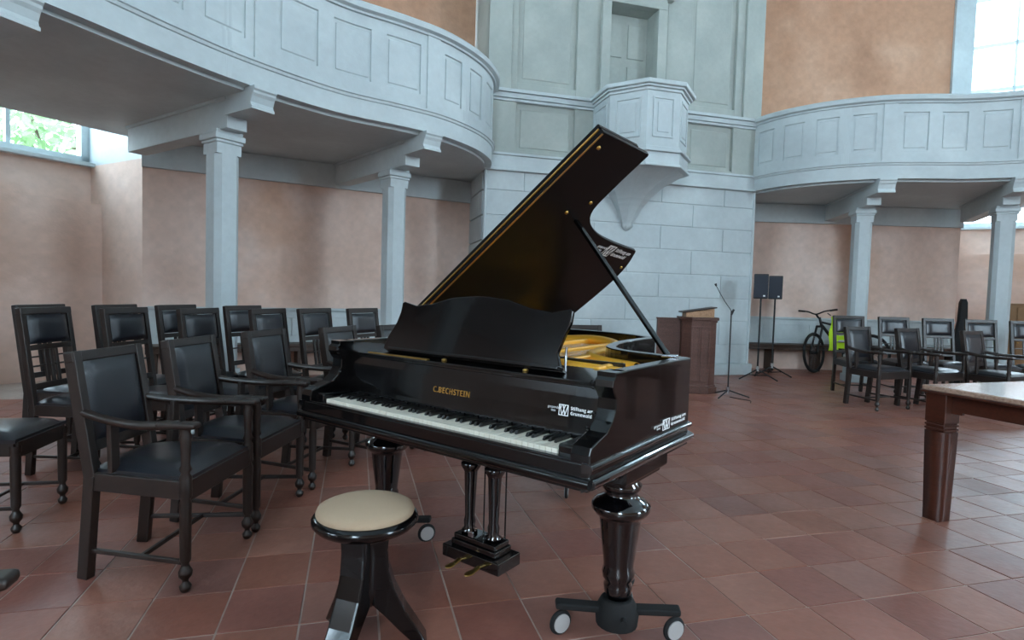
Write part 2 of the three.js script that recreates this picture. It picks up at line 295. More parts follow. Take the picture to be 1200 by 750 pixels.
// ------------------------------------------------------------------ central pier of painted ashlar
{
  const zf = PZ - 0.035, dx0 = -0.43, dx1 = 0.35, dy0 = 4.1, dy1 = 5.64, hw = PIER - 0.015;
  const blk = (x0, x1, y0, y1, z0, z1) => box(x1 - x0, y1 - y0, z1 - z0, CX + (x0 + x1) / 2, (y0 + y1) / 2, (z0 + z1) / 2);
  const wall = structure('wall_back', [blk(-hw, dx0, 0, TOP, zf - 1.3, zf), blk(dx1, hw, 0, TOP, zf - 1.3, zf), blk(dx0, dx1, 0, dy0, zf - 1.3, zf), blk(dx0, dx1, dy1, TOP, zf - 1.3, zf), blk(dx0, dx1, dy0, dy1, zf - 1.3, zf - 0.3)], M.paintGrey);
  const levels = [0.185, 0.498, 0.882, 1.25, 1.625, 2.01, 2.378, 2.74, 3.04];
  part('plinth', [rbox(2 * PIER + 0.1, 0.185, 1.1, CX, 0.0925, PZ - 0.55 + 0.06, 0.012)], M.paint, wall);
  part('joint_bed', box(2 * PIER - 0.01, 2.86, 0.06, CX, 1.61, PZ - 0.043), M.paint, wall);
  for (let r = 0; r < 8; r++) {
    const y0 = levels[r], y1 = levels[r + 1], xs = [CX - PIER];
    for (let x = (r % 2 ? 4.62 : 5.185) - 3 * 1.13; x < CX + PIER - 0.15; x += 1.13) if (x > CX - PIER + 0.15) xs.push(x);
    xs.push(CX + PIER);
    for (let k = 0; k < xs.length - 1; k++) part('ashlar_block', rbox(xs[k + 1] - xs[k] - 0.016, y1 - y0 - 0.016, 0.08, (xs[k] + xs[k + 1]) / 2, (y0 + y1) / 2, PZ - 0.04, 0.007), M.paint, wall);
    for (const s of [-1, 1]) for (const [z, l] of r % 2 ? [[-0.36, 0.55], [-0.86, 0.42]] : [[-0.23, 0.3], [-0.72, 0.65]]) part('ashlar_block', rbox(0.05, y1 - y0 - 0.022, l, CX + s * (PIER - 0.005), (y0 + y1) / 2, PZ + z, 0.006), M.paint, wall);
  }
  const across = (name, y0, y1, out, m = M.paint) => part(name, rbox(2 * PIER + 0.04 + out, y1 - y0, 0.1 + out, CX, (y0 + y1) / 2, PZ + (out - 0.1) / 2 + 0.02, 0.006), m, wall);
  across('band', 3.04, 3.24, 0.03); across('band_moulding', 3.24, 3.275, 0.055); across('band_moulding', 3.02, 3.05, 0.05);
  across('string_course', 4.06, 4.13, 0.05); across('string_course', 4.13, 4.175, 0.09); across('string_course', 4.02, 4.06, 0.02);
  // pilasters of the panelled zone and of the upper wall
  const stiles = (y0, y1) => { for (const [x0, x1] of [[-2.28, -1.84], [-0.93, -0.55], [0.55, 0.98], [1.80, 2.28]]) part('stile', rbox(x1 - x0, y1 - y0, 0.07, CX + (x0 + x1) / 2 - 0.02 * 0, (y0 + y1) / 2, PZ - 0.015, 0.006), M.paintGrey, wall); };
  stiles(3.275, 4.02); stiles(4.175, TOP);
  const rails = (x0, x1, y0, y1) => part('rail', rbox(x1 - x0, y1 - y0, 0.066, CX + (x0 + x1) / 2, (y0 + y1) / 2, PZ - 0.017, 0.006), M.paintGrey, wall);
  for (const [x0, x1] of [[-1.84, -0.93], [0.98, 1.80]]) {
    rails(x0, x1, 3.275, 3.32); rails(x0, x1, 4.175, 4.30); rails(x0, x1, 7.4, TOP);
    part('panel', extrude([[x0 + 0.07, 3.38], [x1 - 0.07, 3.38], [x1 - 0.07, 3.94], [x0 + 0.07, 3.94]], 0.02, 0.016).translate(CX, 0, PZ - 0.06), M.paintGrey, wall);
    part('panel', extrude([[x0 + 0.08, 4.38], [x1 - 0.08, 4.38], [x1 - 0.08, 7.3], [x0 + 0.08, 7.3]], 0.02, 0.016).translate(CX, 0, PZ - 0.06), M.paintGrey, wall);
  }
  part('panel', rbox(1.1, 0.7, 0.02, CX, 3.65, PZ - 0.03), M.paintGrey, wall);
  part('overdoor', rbox(1.1, 2.3, 0.05, CX, 7.02, PZ - 0.02), M.paintGrey, wall);
  // corner beads
  for (const s of [-1, 1]) part('corner_bead', [bar([CX + s * (PIER - 0.01), 0.18, PZ], [CX + s * (PIER - 0.01), 3.03, PZ], 0.022, 8)], M.paint, wall);
  for (const s of [-1, 1]) part('pilaster', [rbox(0.34, TOP - 4.18, 0.1, CX + s * (PIER - 0.17), (TOP + 4.18) / 2, PZ + 0.015, 0.01)], M.paintGrey, wall);
  // doorway behind the pulpit
  const door = new THREE.Group(); door.name = 'door_1'; door.userData = { kind: 'structure' }; door.position.set(CX - 0.04, 0, PZ); scene.add(door);
  part('door_frame', [rbox(0.14, 1.455, 0.13, -0.46, 4.91, 0.03), rbox(0.14, 1.455, 0.13, 0.46, 4.91, 0.03), rbox(1.06, 0.15, 0.13, 0, 5.715, 0.03), rbox(1.2, 0.06, 0.17, 0.04, 5.82, 0.03)], M.paintGrey, door);
  for (const x of [-0.55, 0.55]) part('door_casing', box(0.09, 1.66, 0.05, x, 4.99, -0.01), M.paintGrey, door);
  part('door_leaf', box(0.77, 1.53, 0.04, 0, 4.87, -0.28), M.paintGrey, door);
  for (const [y0, y1] of [[4.2, 4.85], [4.98, 5.5]]) for (const x of [-0.19, 0.19]) part('door_panel', extrude([[x - 0.14, y0], [x + 0.14, y0], [x + 0.14, y1], [x - 0.14, y1]], 0.012, 0.01).translate(0, 0, -0.265), M.paintGrey, door);
}

// ------------------------------------------------------------------ galleries on columns
const GR = 7.49, ANGLES = { left: [26.3, 40.7, 54.9, 69, 83], right: [26.1, 39.1, 52.5, 66, 80] };
const frontLeft = [[1.84, -8.27], [1.80, -7.98], [1.72, -7.70], [1.50, -7.30], [1.20, -6.96], [0.87, -6.70], [0.45, -6.50], [-0.18, -6.25], [-0.96, -5.67], [-1.43, -5.17], [-1.81, -4.68]];
for (let a = 58; a <= 100; a += 6) frontLeft.push([CX - GR * Math.sin(a * R), CZ - GR * Math.cos(a * R)]);
const smoothLeft = spline2(frontLeft, 700);
function gallery(s, label) {
  const g = thing('gallery', label, 'gallery'), ANG = s < 0 ? ANGLES.left : ANGLES.right;
  const pts = s < 0 ? smoothLeft : smoothLeft.map(([x, z]) => [2 * CX - x, z]);
  const path = makePath(pts, [CX, CZ]), all = path.range(0, path.length, 0.1);
  const sOf = (deg) => { let b = 0, e = 9; for (const p of path.P) { const a = Math.atan2(Math.abs(p.x - CX), CZ - p.z) / R, d = Math.abs(a - deg); if (d < e) { e = d; b = p.s; } } return b; };
  // floor slab with soffit
  const back = [C3, C2, C1, [C0b[0], C0b[1]], [PIER, PZ - 0.06]].map((p) => MX(s, p));
  const inner = all.map((r) => [r.x - r.nx * 0.1, r.z - r.nz * 0.1]);
  const end = MX(s, [10.3, -0.6]);
  const poly = [...inner, end, ...back], ar = poly.reduce((t, u, i) => { const v = poly[(i + 1) % poly.length]; return t + u[0] * v[1] - v[0] * u[1]; }, 0);
  part('soffit', slab(ar < 0 ? poly : [...poly].reverse(), 3.0, 3.2), M.paint, g);
  part('fascia', sweep(all, [[-0.12, 3.03], [0.0, 3.03], [0.0, 3.215], [0.015, 3.22], [0.02, 3.245], [0.035, 3.25], [0.035, 3.275], [-0.12, 3.275]]), M.paint, g);
  part('parapet', sweep(all, [[-0.12, 3.275], [-0.018, 3.275], [-0.018, 4.08], [-0.12, 4.08]]), M.paint, g);
  part('parapet_frame', [sweep(all, [[-0.03, 3.275], [0, 3.275], [0, 3.42], [-0.03, 3.432]]), sweep(all, [[-0.03, 3.948], [0, 3.96], [0, 4.08], [-0.03, 4.08]])], M.paint, g);
  part('handrail', sweep(all, [[-0.16, 4.08], [0.03, 4.08], [0.035, 4.10], [0.08, 4.115], [0.09, 4.16], [0.07, 4.185], [-0.16, 4.185]]), M.paint, g);
  // bays
  const stops = ANG.map(sOf), edges = [0.02, ...stops, path.length - 0.05];
  for (let b = 0; b < edges.length - 1; b++) {
    const a = edges[b] + (b ? 0.08 : 0.0), e = edges[b + 1] - 0.08, n = b === 0 ? 4 : 3, w = (e - a) / n, st = 0.085;
    if (e - a < 0.5) continue;
    for (let k = 0; k < n; k++) {
      const p0 = a + k * w + st, p1 = a + (k + 1) * w - st;
      part('stile', sweep(path.range(a + k * w - (k ? st : 0), p0, 0.1), [[-0.03, 3.42], [0, 3.42], [0, 3.96], [-0.03, 3.96]]), M.paint, g);
      part('panel', sweep(path.range(p0 + 0.03, p1 - 0.03, 0.1), [[-0.02, 3.455], [-0.009, 3.468], [-0.009, 3.912], [-0.02, 3.925]]), M.paint, g);
      if (k === n - 1) part('stile', sweep(path.range(p1, e, 0.1), [[-0.03, 3.42], [0, 3.42], [0, 3.96], [-0.03, 3.96]]), M.paint, g);
    }
  }
  // pilasters, consoles, beams, columns
  stops.forEach((q, i) => {
    const r = path.at(q), ry = Math.atan2(r.nx, r.nz);
    part('pilaster', sweep(path.range(q - 0.085, q + 0.085, 0.06), [[-0.01, 3.275], [0.018, 3.275], [0.018, 4.085], [-0.01, 4.085]]), M.paint, g);
    // console: cyma profile in (n, y), extruded along the tangent
    const prof = [[-0.42, 3.03], [0.06, 3.03], [0.06, 3.0], [0.045, 2.985], [0.04, 2.965], [0.02, 2.94], [0.0, 2.89], [0.006, 2.865], [0.02, 2.855], [0.02, 2.83], [-0.42, 2.83]];
    const c = extrude(prof, 0.22, 0.004).translate(0, 0, -0.11).rotateY(-Math.PI / 2); // n -> z
    const rad = Math.atan2(CX - r.x, CZ - r.z);
    part('console', metres(c.rotateY(rad).translate(r.x, 0, r.z)), M.paint, g);
    // beam out to the wall
    const L0 = Math.hypot(r.x - CX, r.z - CZ), reach = Math.min(9.95 - L0, 2.7);
    const m0 = [r.x - Math.sin(rad) * 0.4, 2.86, r.z - Math.cos(rad) * 0.4], m1 = [r.x - Math.sin(rad) * reach, 2.86, r.z - Math.cos(rad) * reach];
    part('beam', [beam(m0, m1, 0.2, 0.29, 0.008), beam([m0[0], 2.985, m0[2]], [m1[0], 2.985, m1[2]], 0.25, 0.03, 0.004)], M.paint, g);
    // column below the beam
    const d = 8.16 - L0, cxp = r.x - Math.sin(rad) * d, czp = r.z - Math.cos(rad) * d, h = 0.122, ch = 0.05;
    const oct = [[-h + ch, -h], [h - ch, -h], [h, -h + ch], [h, h - ch], [h - ch, h], [-h + ch, h], [-h, h - ch], [-h, -h + ch]];
    const col = part('column', [slab([...oct].reverse(), 0.42, 2.5, 0), slab([[-h, -h], [-h, h], [h, h], [h, -h]], 2.5, 2.6), slab([[-h, -h], [-h, h], [h, h], [h, -h]], 0, 0.42)], M.paint, g);
    part('capital', [rbox(0.275, 0.03, 0.275, 0, 2.615, 0, 0.01), rbox(0.305, 0.06, 0.305, 0, 2.66, 0, 0.012), rbox(0.27, 0.05, 0.27, 0, 2.70, 0, 0.01)], M.paint, col);
    part('base', [rbox(0.30, 0.12, 0.30, 0, 0.06, 0, 0.012)], M.paint, col);
    col.position.set(cxp, 0, czp); col.rotation.y = rad;
  });
  return g;
}
gallery(-1, 'curved white panelled gallery above the rows of leather chairs');
gallery(1, 'curved white panelled gallery above the bicycle and wall bench');

// ------------------------------------------------------------------ wall benches with panelled backs
function wallBench(s, label) {
  const a = MX(s, along(C0b, C1, 0.01)), b = MX(s, along(C0b, C1, 0.99)), l = Math.hypot(b[0] - a[0], b[1] - a[1]);
  const dx = (b[0] - a[0]) / l, dz = (b[1] - a[1]) / l; let nx = -dz, nz = dx; if ((CX - a[0]) * nx + (CZ - a[1]) * nz < 0) { nx = -nx; nz = -nz; }
  const t = thing('wall_bench', label, 'bench', [(a[0] + b[0]) / 2, 0, (a[1] + b[1]) / 2], Math.atan2(nx, nz));
  part('backboard', [rbox(l, 0.48, 0.03, 0, 0.70, 0.02), rbox(l, 0.035, 0.07, 0, 0.935, 0.037), rbox(l, 0.09, 0.045, 0, 0.86, 0.026), rbox(l, 0.09, 0.045, 0, 0.52, 0.026)], M.paint, t);
  const n = 5; for (let k = 0; k <= n; k++) part('backboard_stile', rbox(0.1, 0.25, 0.045, -l / 2 + 0.05 + (l - 0.1) * k / n, 0.69, 0.026), M.paint, t);
  part('seat', rbox(l, 0.04, 0.38, 0, 0.46, 0.19, 0.01), M.benchWood, t);
  part('seat_rail', rbox(l, 0.06, 0.03, 0, 0.41, 0.34), M.benchWood, t);
  for (let k = 0; k <= n; k++) part('support', rbox(0.05, 0.44, 0.3, -l / 2 + 0.1 + (l - 0.2) * k / n, 0.22, 0.16, 0.008), M.benchWood, t);
}
wallBench(-1, 'long wall bench with pale panelled back behind the left chair rows');
wallBench(1, 'long wall bench with pale panelled back behind the bicycle');

// ------------------------------------------------------------------ pulpit
{
  const p = thing('pulpit', 'white panelled pulpit with moulded rail projecting from the ashlar wall', 'pulpit', [CX - 0.02, 0, PZ]);
  const base = [[-0.62, 0.0], [-0.62, 0.62], [-0.25, 1.02], [0.25, 1.02], [0.62, 0.62], [0.62, 0.0]];
  const grow = (k) => base.map(([x, z]) => [x * (1 + k / 0.62), z === 0 ? 0 : z * (1 + k / 0.9)]);
  const ring = (k0, k1, y0, y1) => slab([...grow(k1)], y0, y1, 0.006);
  const orient = (pp) => { const ar = pp.reduce((t, u, i) => { const v = pp[(i + 1) % pp.length]; return t + u[0] * v[1] - v[0] * u[1]; }, 0); return ar < 0 ? pp : [...pp].reverse(); };
  const sl = (k, y0, y1, bev = 0.005) => slab(orient(grow(k)), y0, y1, bev);
  part('body', [sl(0, 3.30, 4.08, 0)], M.paint, p);
  part('rail', [sl(0.02, 4.06, 4.10), sl(0.05, 4.10, 4.13), sl(0.085, 4.13, 4.19, 0.012)], M.paint, p);
  part('base_moulding', [sl(0.03, 3.26, 3.31), sl(0.06, 3.235, 3.265, 0.008), sl(0.02, 3.07, 3.24), sl(0.045, 3.04, 3.075, 0.01)], M.paint, p);
  for (let i = 0; i < 5; i++) {
    const a = base[i], b = base[i + 1], l = Math.hypot(b[0] - a[0], b[1] - a[1]), m = [(a[0] + b[0]) / 2, (a[1] + b[1]) / 2], ry = Math.atan2(-(a[1] - b[1]), (b[0] - a[0])), w = l / 2 - 0.1;
    let nx = -(b[1] - a[1]) / l, nz = (b[0] - a[0]) / l; if (nx * m[0] + nz * (m[1] - 0.3) < 0) { nx = -nx; nz = -nz; }
    const pan = part('panel', [...[[-w, 0.02], [w, 0.02]].map(([x]) => rbox(0.025, 0.54, 0.022, x, 3.71, 0, 0.006)), rbox(2 * w, 0.025, 0.022, 0, 3.97, 0, 0.006), rbox(2 * w, 0.025, 0.022, 0, 3.45, 0, 0.006), rbox(2 * w - 0.12, 0.40, 0.014, 0, 3.71, 0.0, 0.006)], M.paint, p);
    pan.position.set(m[0] + nx * 0.004, 0, m[1] + nz * 0.004); pan.rotation.y = Math.atan2(nx, nz);
  }
  // corbel: the six-sided bell below, lofted down to the wall
  const prof = [[1.0, 3.05], [0.90, 3.0], [0.68, 2.9], [0.47, 2.76], [0.31, 2.6], [0.2, 2.45], [0.13, 2.36], [0.15, 2.33], [0.09, 2.29], [0.02, 2.26]];
  const pos = [], idx = [];
  const nb = base.length;
  for (let j = 0; j < nb - 1; j++) { const st = pos.length / 3; for (const [k, y] of prof) for (const q of [base[j], base[j + 1]]) pos.push(q[0] * k, y, q[1] * k * (0.55 + 0.45 * k)); for (let i = 0; i < prof.length - 1; i++) { const q = st + 2 * i; idx.push(q, q + 2, q + 1, q + 1, q + 2, q + 3); } }
  const cg = new THREE.BufferGeometry(); cg.setAttribute('position', new THREE.Float32BufferAttribute(pos, 3)); cg.setIndex(idx); cg.computeVertexNormals();
  const corb = M.paint.clone(); corb.side = THREE.DoubleSide;
  part('corbel', metres(cg.toNonIndexed()), corb, p);
}

// ------------------------------------------------------------------ trees outside
function tree(x, z, h, r, label) {
  const t = thing('tree', label, 'tree', [x, -1.5, z], 0, 'trees outside the windows');
  part('trunk', [bar([0, 0, 0], [0.1, h * 0.6, 0], 0.16, 8, 0.09), bar([0.1, h * 0.55, 0], [0.9, h * 0.85, 0.3], 0.07, 6, 0.03), bar([0.08, h * 0.5, 0], [-0.8, h * 0.8, -0.4], 0.07, 6, 0.03)], M.bark, t);
  const pos = [], nn = 2600;
  for (let k = 0; k < nn; k++) {
    const c = [[0, 0.72, 0], [0.5, 0.8, 0.3], [-0.5, 0.62, -0.2], [0.2, 0.55, -0.5], [-0.2, 0.9, 0.3]][(rnd() * 5) | 0];
    const u = rnd() * 2 - 1, a = rnd() * 6.283, rr = r * 0.62 * Math.cbrt(rnd()), sx = Math.sqrt(1 - u * u), P = V3(c[0] * r + rr * sx * Math.cos(a), c[1] * h + rr * u, c[2] * r + rr * sx * Math.sin(a));
    const d1 = V3(rnd() - 0.5, rnd() - 0.5, rnd() - 0.5).normalize().multiplyScalar(0.16), d2 = V3(rnd() - 0.5, rnd() - 0.5, rnd() - 0.5).normalize().multiplyScalar(0.09);
    pos.push(...P.clone().add(d1).toArray(), ...P.clone().add(d2).toArray(), ...P.clone().sub(d2).toArray(), ...P.clone().sub(d1).toArray(), ...P.clone().sub(d2).toArray(), ...P.clone().add(d2).toArray());
  }
  const g = new THREE.BufferGeometry(); g.setAttribute('position', new THREE.Float32BufferAttribute(pos, 3)); g.computeVertexNormals();
  const f = part('foliage', g, M.leaf, t); f.userData.kind = 'stuff';
}
tree(-7.3, -17.2, 9, 2.2, 'leafy green tree outside the window behind the chairs');
tree(-12.6, -15.2, 10, 2.2, 'taller leafy tree outside the window behind the chairs, set apart from the other');

// ------------------------------------------------------------------ grand piano
function logo(parent, w) { // "gespendet von [W] Stiftung am Grunewald", laid out in x to the right, y up, w metres wide
  const k = w / 355, g = new THREE.Group(); g.name = 'donor_print'; parent.add(g);
  const put = (str, size, x, y, f) => { const t = lettering(str, size * k, f); t.translate(x * k, y * k, 0); return t; };
  const bars = (a, b, t) => { const dx = b[0] - a[0], dy = b[1] - a[1], l = Math.hypot(dx, dy), q = new THREE.BoxGeometry(l * k, t * k, 0.0006); return q.rotateZ(Math.atan2(dy, dx)).translate((a[0] + b[0]) / 2 * k, (a[1] + b[1]) / 2 * k, 0.0003); };
  part('print', [put('gespendet', 17, 0, 4, fontR), put('von', 17, 31, -19, fontR), put('Stiftung am', 24, 196, 9, font), put('Grunewald', 24, 196, -27, font),
    bars([100, 38], [176, 38], 6), bars([100, -38], [176, -38], 6), bars([100, 41], [100, -41], 6), bars([176, 41], [176, -41], 6),
    bars([104, 36], [125, -34], 7), bars([125, -34], [151, 36], 7), bars([132, 36], [150, -34], 7), bars([150, -34], [174, 36], 7), bars([112, 5], [122, 36], 6)], M.white, g);
  return g;
}
const piano = thing('grand_piano', 'black grand piano with open lid, gold iron frame and white keyboard', 'piano', [0.2504, 0, -2.1674], -52.088 * R);
{
  const outline = [[-0.73, -0.16], [-0.73, -1.97], [-0.70, -2.03], [-0.62, -2.05]];
  const curve = spline2([[-0.62, -2.05], [-0.40, -2.035], [-0.13, -1.98], [0.02, -1.90]], 12).slice(1).concat(spline2([[0.15, -1.79], [0.18, -1.37], [0.23, -1.15], [0.30, -0.98], [0.40, -0.885], [0.58, -0.835], [0.71, -0.80]], 34));
  const rimOut = [...outline, ...curve, [0.73, -0.785], [0.73, -0.16]];
  const shrink = (pts, d) => { const c = pts, n = c.length, o = []; for (let i = 0; i < n; i++) { const a = c[(i + n - 1) % n], b = c[i], e = c[(i + 1) % n]; let t1 = [b[0] - a[0], b[1] - a[1]], t2 = [e[0] - b[0], e[1] - b[1]], l1 = Math.hypot(...t1), l2 = Math.hypot(...t2); t1 = t1.map((v) => v / l1); t2 = t2.map((v) => v / l2); let n1 = [t1[1], -t1[0]], n2 = [t2[1], -t2[0]]; let m = [n1[0] + n2[0], n1[1] + n2[1]], q = 1 + n1[0] * n2[0] + n1[1] * n2[1]; q = Math.max(q, 0.6); o.push([b[0] - m[0] / q * d, b[1] - m[1] / q * d]); } return o; };
  // which way is inside?
  const area = (p) => p.reduce((t, u, i) => { const v = p[(i + 1) % p.length]; return t + u[0] * v[1] - v[0] * u[1]; }, 0);
  const inn = (() => { const a = shrink(rimOut, 0.05), b = shrink(rimOut, -0.05); return Math.abs(area(a)) < Math.abs(area(b)) ? a : b; })();
  inn[0] = [-0.68, -0.16]; inn[inn.length - 1] = [0.68, -0.16];
  part('rim', slab([...rimOut, ...[...inn].reverse()], 0.66, 1.0, 0.004), M.black, piano);
  // mouldings round the case
  const mp = makePath([[0.73, 0.04], [0.73, -0.16], ...[...rimOut].reverse().slice(1, -1), [-0.73, -0.16], [-0.73, 0.04]]);
  // outward normal: sign by the first ring
  const sg = mp.P[0].nx > 0 ? 1 : -1; mp.P.forEach((p) => { p.nx *= sg; p.nz *= sg; });
  const rings = mp.P;
  const half = (y, r, o) => Array.from({ length: 9 }, (_, i) => [o + r * Math.cos((i / 8 - 0.5) * Math.PI), y + r * Math.sin((i / 8 - 0.5) * Math.PI)]);
  part('case_moulding', sweep(rings, [[-0.02, 0.652], ...half(0.682, 0.016, 0.012).slice(0), [-0.02, 0.70]]), M.gloss, piano);
  part('case_moulding', sweep(rings, [[-0.02, 0.71], ...half(0.728, 0.011, 0.006), [-0.02, 0.742]]), M.gloss, piano);
  // cheeks: profile in (z, y)
  const cheek = [[-0.20, 0.66], [0.035, 0.66], [0.035, 0.765], [0.025, 0.788], [-0.01, 0.80], [-0.07, 0.817], [-0.105, 0.845], [-0.125, 0.88], [-0.127, 0.915], [-0.112, 0.935], [-0.10, 0.955], [-0.103, 0.975], [-0.115, 0.985], [-0.115, 1.0], [-0.20, 1.0]];
  for (const s of [-1, 1]) {
    const c = extrude(cheek, 0.06, 0.004).rotateY(-Math.PI / 2).translate(s > 0 ? 0.73 : -0.67, 0, 0);
    const ck = part('cheek', c, M.black, piano);
    part('key_block', rbox(0.065, 0.075, 0.15, s * 0.637, 0.742, -0.065, 0.01), M.black, piano);
    for (const bead of [tube([[s * 0.664, 0.962, -0.098], [s * 0.655, 0.962, -0.105]], 0.008, 4, 8), tube([[s * 0.668, 0.945, -0.106], [s * 0.655, 0.945, -0.113]], 0.006, 4, 8), tube([[s * 0.668, 0.86, -0.115], [s * 0.655, 0.86, -0.12]], 0.007, 4, 8), tube([[s * 0.668, 0.82, -0.07], [s * 0.655, 0.82, -0.08]], 0.006, 4, 8)]) part('cheek_bead', bead, M.black, ck);
  }
  part('keybed', [rbox(1.46, 0.05, 0.62, 0, 0.678, -0.275, 0.006), ], M.black, piano);
  part('bottom_frame', slab(rimOut, 0.645, 0.664, 0.003), M.black, piano);
  part('key_slip', [rbox(1.46, 0.075, 0.028, 0, 0.702, 0.024, 0.006), bar([-0.74, 0.682, 0.04], [0.74, 0.682, 0.04], 0.016, 12), rbox(1.40, 0.016, 0.03, 0, 0.738, 0.02, 0.005)], M.black, piano);
  // keys
  const KW = 1.2 / 52, wk = metres(new RoundedBoxGeometry(KW - 0.0012, 0.022, 0.15, 1, 0.0015)), bk = new RoundedBoxGeometry(0.0105, 0.014, 0.095, 1, 0.003);
  { const p = bk.attributes.position; for (let i = 0; i < p.count; i++) if (p.getY(i) > 0 && p.getZ(i) > 0.03) p.setZ(i, p.getZ(i) - 0.006); bk.computeVertexNormals(); }
  for (let i = 0; i < 52; i++) {
    const x = -0.6 + KW * (i + 0.5); part('white_key', wk, M.ivory, piano).position.set(x, 0.746, -0.075);
    if (i < 51 && [0, 2, 3, 5, 6].includes(i % 7)) part('black_key', bk, M.ebony, piano).position.set(x + KW / 2, 0.764, -0.103);
  }
  // fallboard, curved foot and lettering
  const fb = part('fallboard', extrude([[-0.152, 0.76], [-0.155, 0.79], [-0.158, 0.84], [-0.165, 0.90], [-0.172, 0.932], [-0.21, 0.932], [-0.21, 0.76]], 1.335, 0.003).rotateY(-Math.PI / 2).translate(0.6675, 0, 0), M.black, piano);
  const tg = lettering('C.BECHSTEIN', 0.0235, font, 0.0012); tg.scale(0.98, 1, 1); tg.translate(-(tg.boundingBox.max.x) / 2 * 0.98, 0, 0);
  const tl = part('lettering', tg, M.brass, fb); tl.position.set(-0.008, 0.832, -0.1565); tl.rotation.x = -6 * R;
  const l1 = logo(piano, 0.168); l1.position.set(0.455, 0.846, -0.1575); l1.rotation.x = -4 * R;
  const l2 = logo(piano, 0.29); l2.scale.y = 0.6; l2.position.set(0.7345, 0.768, -0.43); l2.rotation.y = Math.PI / 2;
  // shelf above the keys and music desk
  part('music_shelf', [rbox(1.335, 0.014, 0.33, 0, 0.945, -0.335, 0.004), ], M.black, piano);
  part('shelf_lip', rbox(1.335, 0.022, 0.03, 0, 0.94, -0.19, 0.006), M.gloss, piano);
  part('shelf_glint', rbox(0.38, 0.005, 0.02, -0.37, 0.953, -0.20, 0.001), M.brass, piano);  // brass strip in place of the wall's reflection along the shelf edge
  for (const x of [-0.12, 0.30]) part('desk_catch', lathe([[0, 0], [0.011, 0], [0.012, 0.004], [0.006, 0.008], [0, 0.009]], 12, x, 0.952, -0.235), M.brass, piano);
  const dk = [[-0.50, 0], [-0.53, 0.012], [-0.515, 0.07], [-0.475, 0.14], [-0.462, 0.19], [-0.462, 0.232], [-0.45, 0.24], [-0.43, 0.236], [-0.37, 0.224], [-0.27, 0.236], [-0.15, 0.268], [0, 0.28], [0.15, 0.268], [0.27, 0.236], [0.37, 0.224], [0.43, 0.236], [0.45, 0.24], [0.462, 0.232], [0.462, 0.19], [0.445, 0.14], [0.425, 0.07], [0.45, 0.012], [0.47, 0]];
  const desk = part('music_desk', extrude(dk, 0.012, 0.004), M.black, piano); desk.position.set(-0.02, 0.952, -0.285); desk.rotation.x = -14 * R;
  part('desk_ledge', rbox(0.92, 0.016, 0.045, 0, 0.012, 0.03, 0.005), M.black, desk);
  part('desk_strut', [beam([0.33, 0.17, -0.005], [0.33, 0.02, -0.12], 0.012, 0.008), beam([-0.33, 0.17, -0.005], [-0.33, 0.02, -0.12], 0.012, 0.008)], M.black, desk);
  part('desk_bracket', tube([[0.45, 0.01, -0.02], [0.44, 0.06, -0.025], [0.44, 0.1, -0.02]], 0.005, 10, 6), M.steel, desk);
  // soundboard and iron frame
  const inset = (d) => { const a = shrink(rimOut, d), b = shrink(rimOut, -d); return Math.abs(area(a)) < Math.abs(area(b)) ? a : b; };
  const clip = (pts, z) => pts.map(([x, q]) => [x, Math.min(q, z)]);
  part('soundboard', slab(clip(inset(0.05), -0.3), 0.80, 0.815), M.spruce, piano);
  const pl = clip(inset(0.062), -0.42);
  const hole = (x0, x1, z0, z1) => spline2([[x0, z0], [x1, z0], [x1 - 0.0, z1], [x0, z1]], 24, true);
  const plate = part('iron_frame', slab(pl, 0.895, 0.925, 0.006, [hole(-0.56, -0.36, -0.85, -1.7), hole(-0.26, -0.08, -0.85, -1.6), hole(0.0, 0.14, -0.8, -1.15)]), M.gold, piano);
  for (const [x0, z0, x1, z1] of [[-0.62, -0.5, -0.6, -1.9], [-0.31, -0.5, -0.33, -1.9], [-0.03, -0.5, -0.08, -1.75], [0.22, -0.5, 0.18, -0.98], [0.45, -0.5, 0.42, -0.82]]) part('frame_strut', beam([x0, 0.938, z0], [x1, 0.935, z1], 0.035, 0.045, 0.012), M.gold, plate);
  part('frame_ridge', [tube([[-0.62, 0.93, -1.86], [-0.3, 0.955, -1.82], [-0.05, 0.95, -1.66], [0.05, 0.94, -1.35], [0.12, 0.936, -1.05], [0.3, 0.936, -0.85], [0.5, 0.932, -0.78]], 0.028, 40, 8), tube([[-0.64, 0.925, -0.62], [0, 0.935, -0.60], [0.64, 0.925, -0.58]], 0.03, 20, 8)], M.gold, plate);
  part('frame_boss', [lathe([[0, 0.03], [0.02, 0.028], [0.045, 0.012], [0.06, 0]], 18, -0.17, 0.924, -1.1), lathe([[0, 0.03], [0.02, 0.028], [0.045, 0.012], [0.06, 0]], 18, 0.1, 0.924, -0.72)], M.gold, plate);
  const strings = []; for (let i = 0; i < 60; i++) { const x = -0.6 + i * 0.0195; const zend = x < 0.05 ? -1.7 + 0.2 * Math.max(0, x + 0.2) : -1.3 + (x - 0.05) * 0.9; strings.push(bar([x, 0.945, -0.5], [x - 0.03, 0.935, zend], 0.0009, 4)); }
  const st = part('strings', strings, M.steel, piano); st.userData.kind = 'stuff';
  part('damper_rail', rbox(1.1, 0.02, 0.02, -0.05, 0.955, -0.66, 0.004), M.ebony, piano);
  // lid on its hinge, with the front flap folded back on it
  const lid = new THREE.Group(); lid.name = 'lid'; lid.position.set(-0.735, 1.012, 0); lid.rotation.z = 37.1 * R; piano.add(lid);
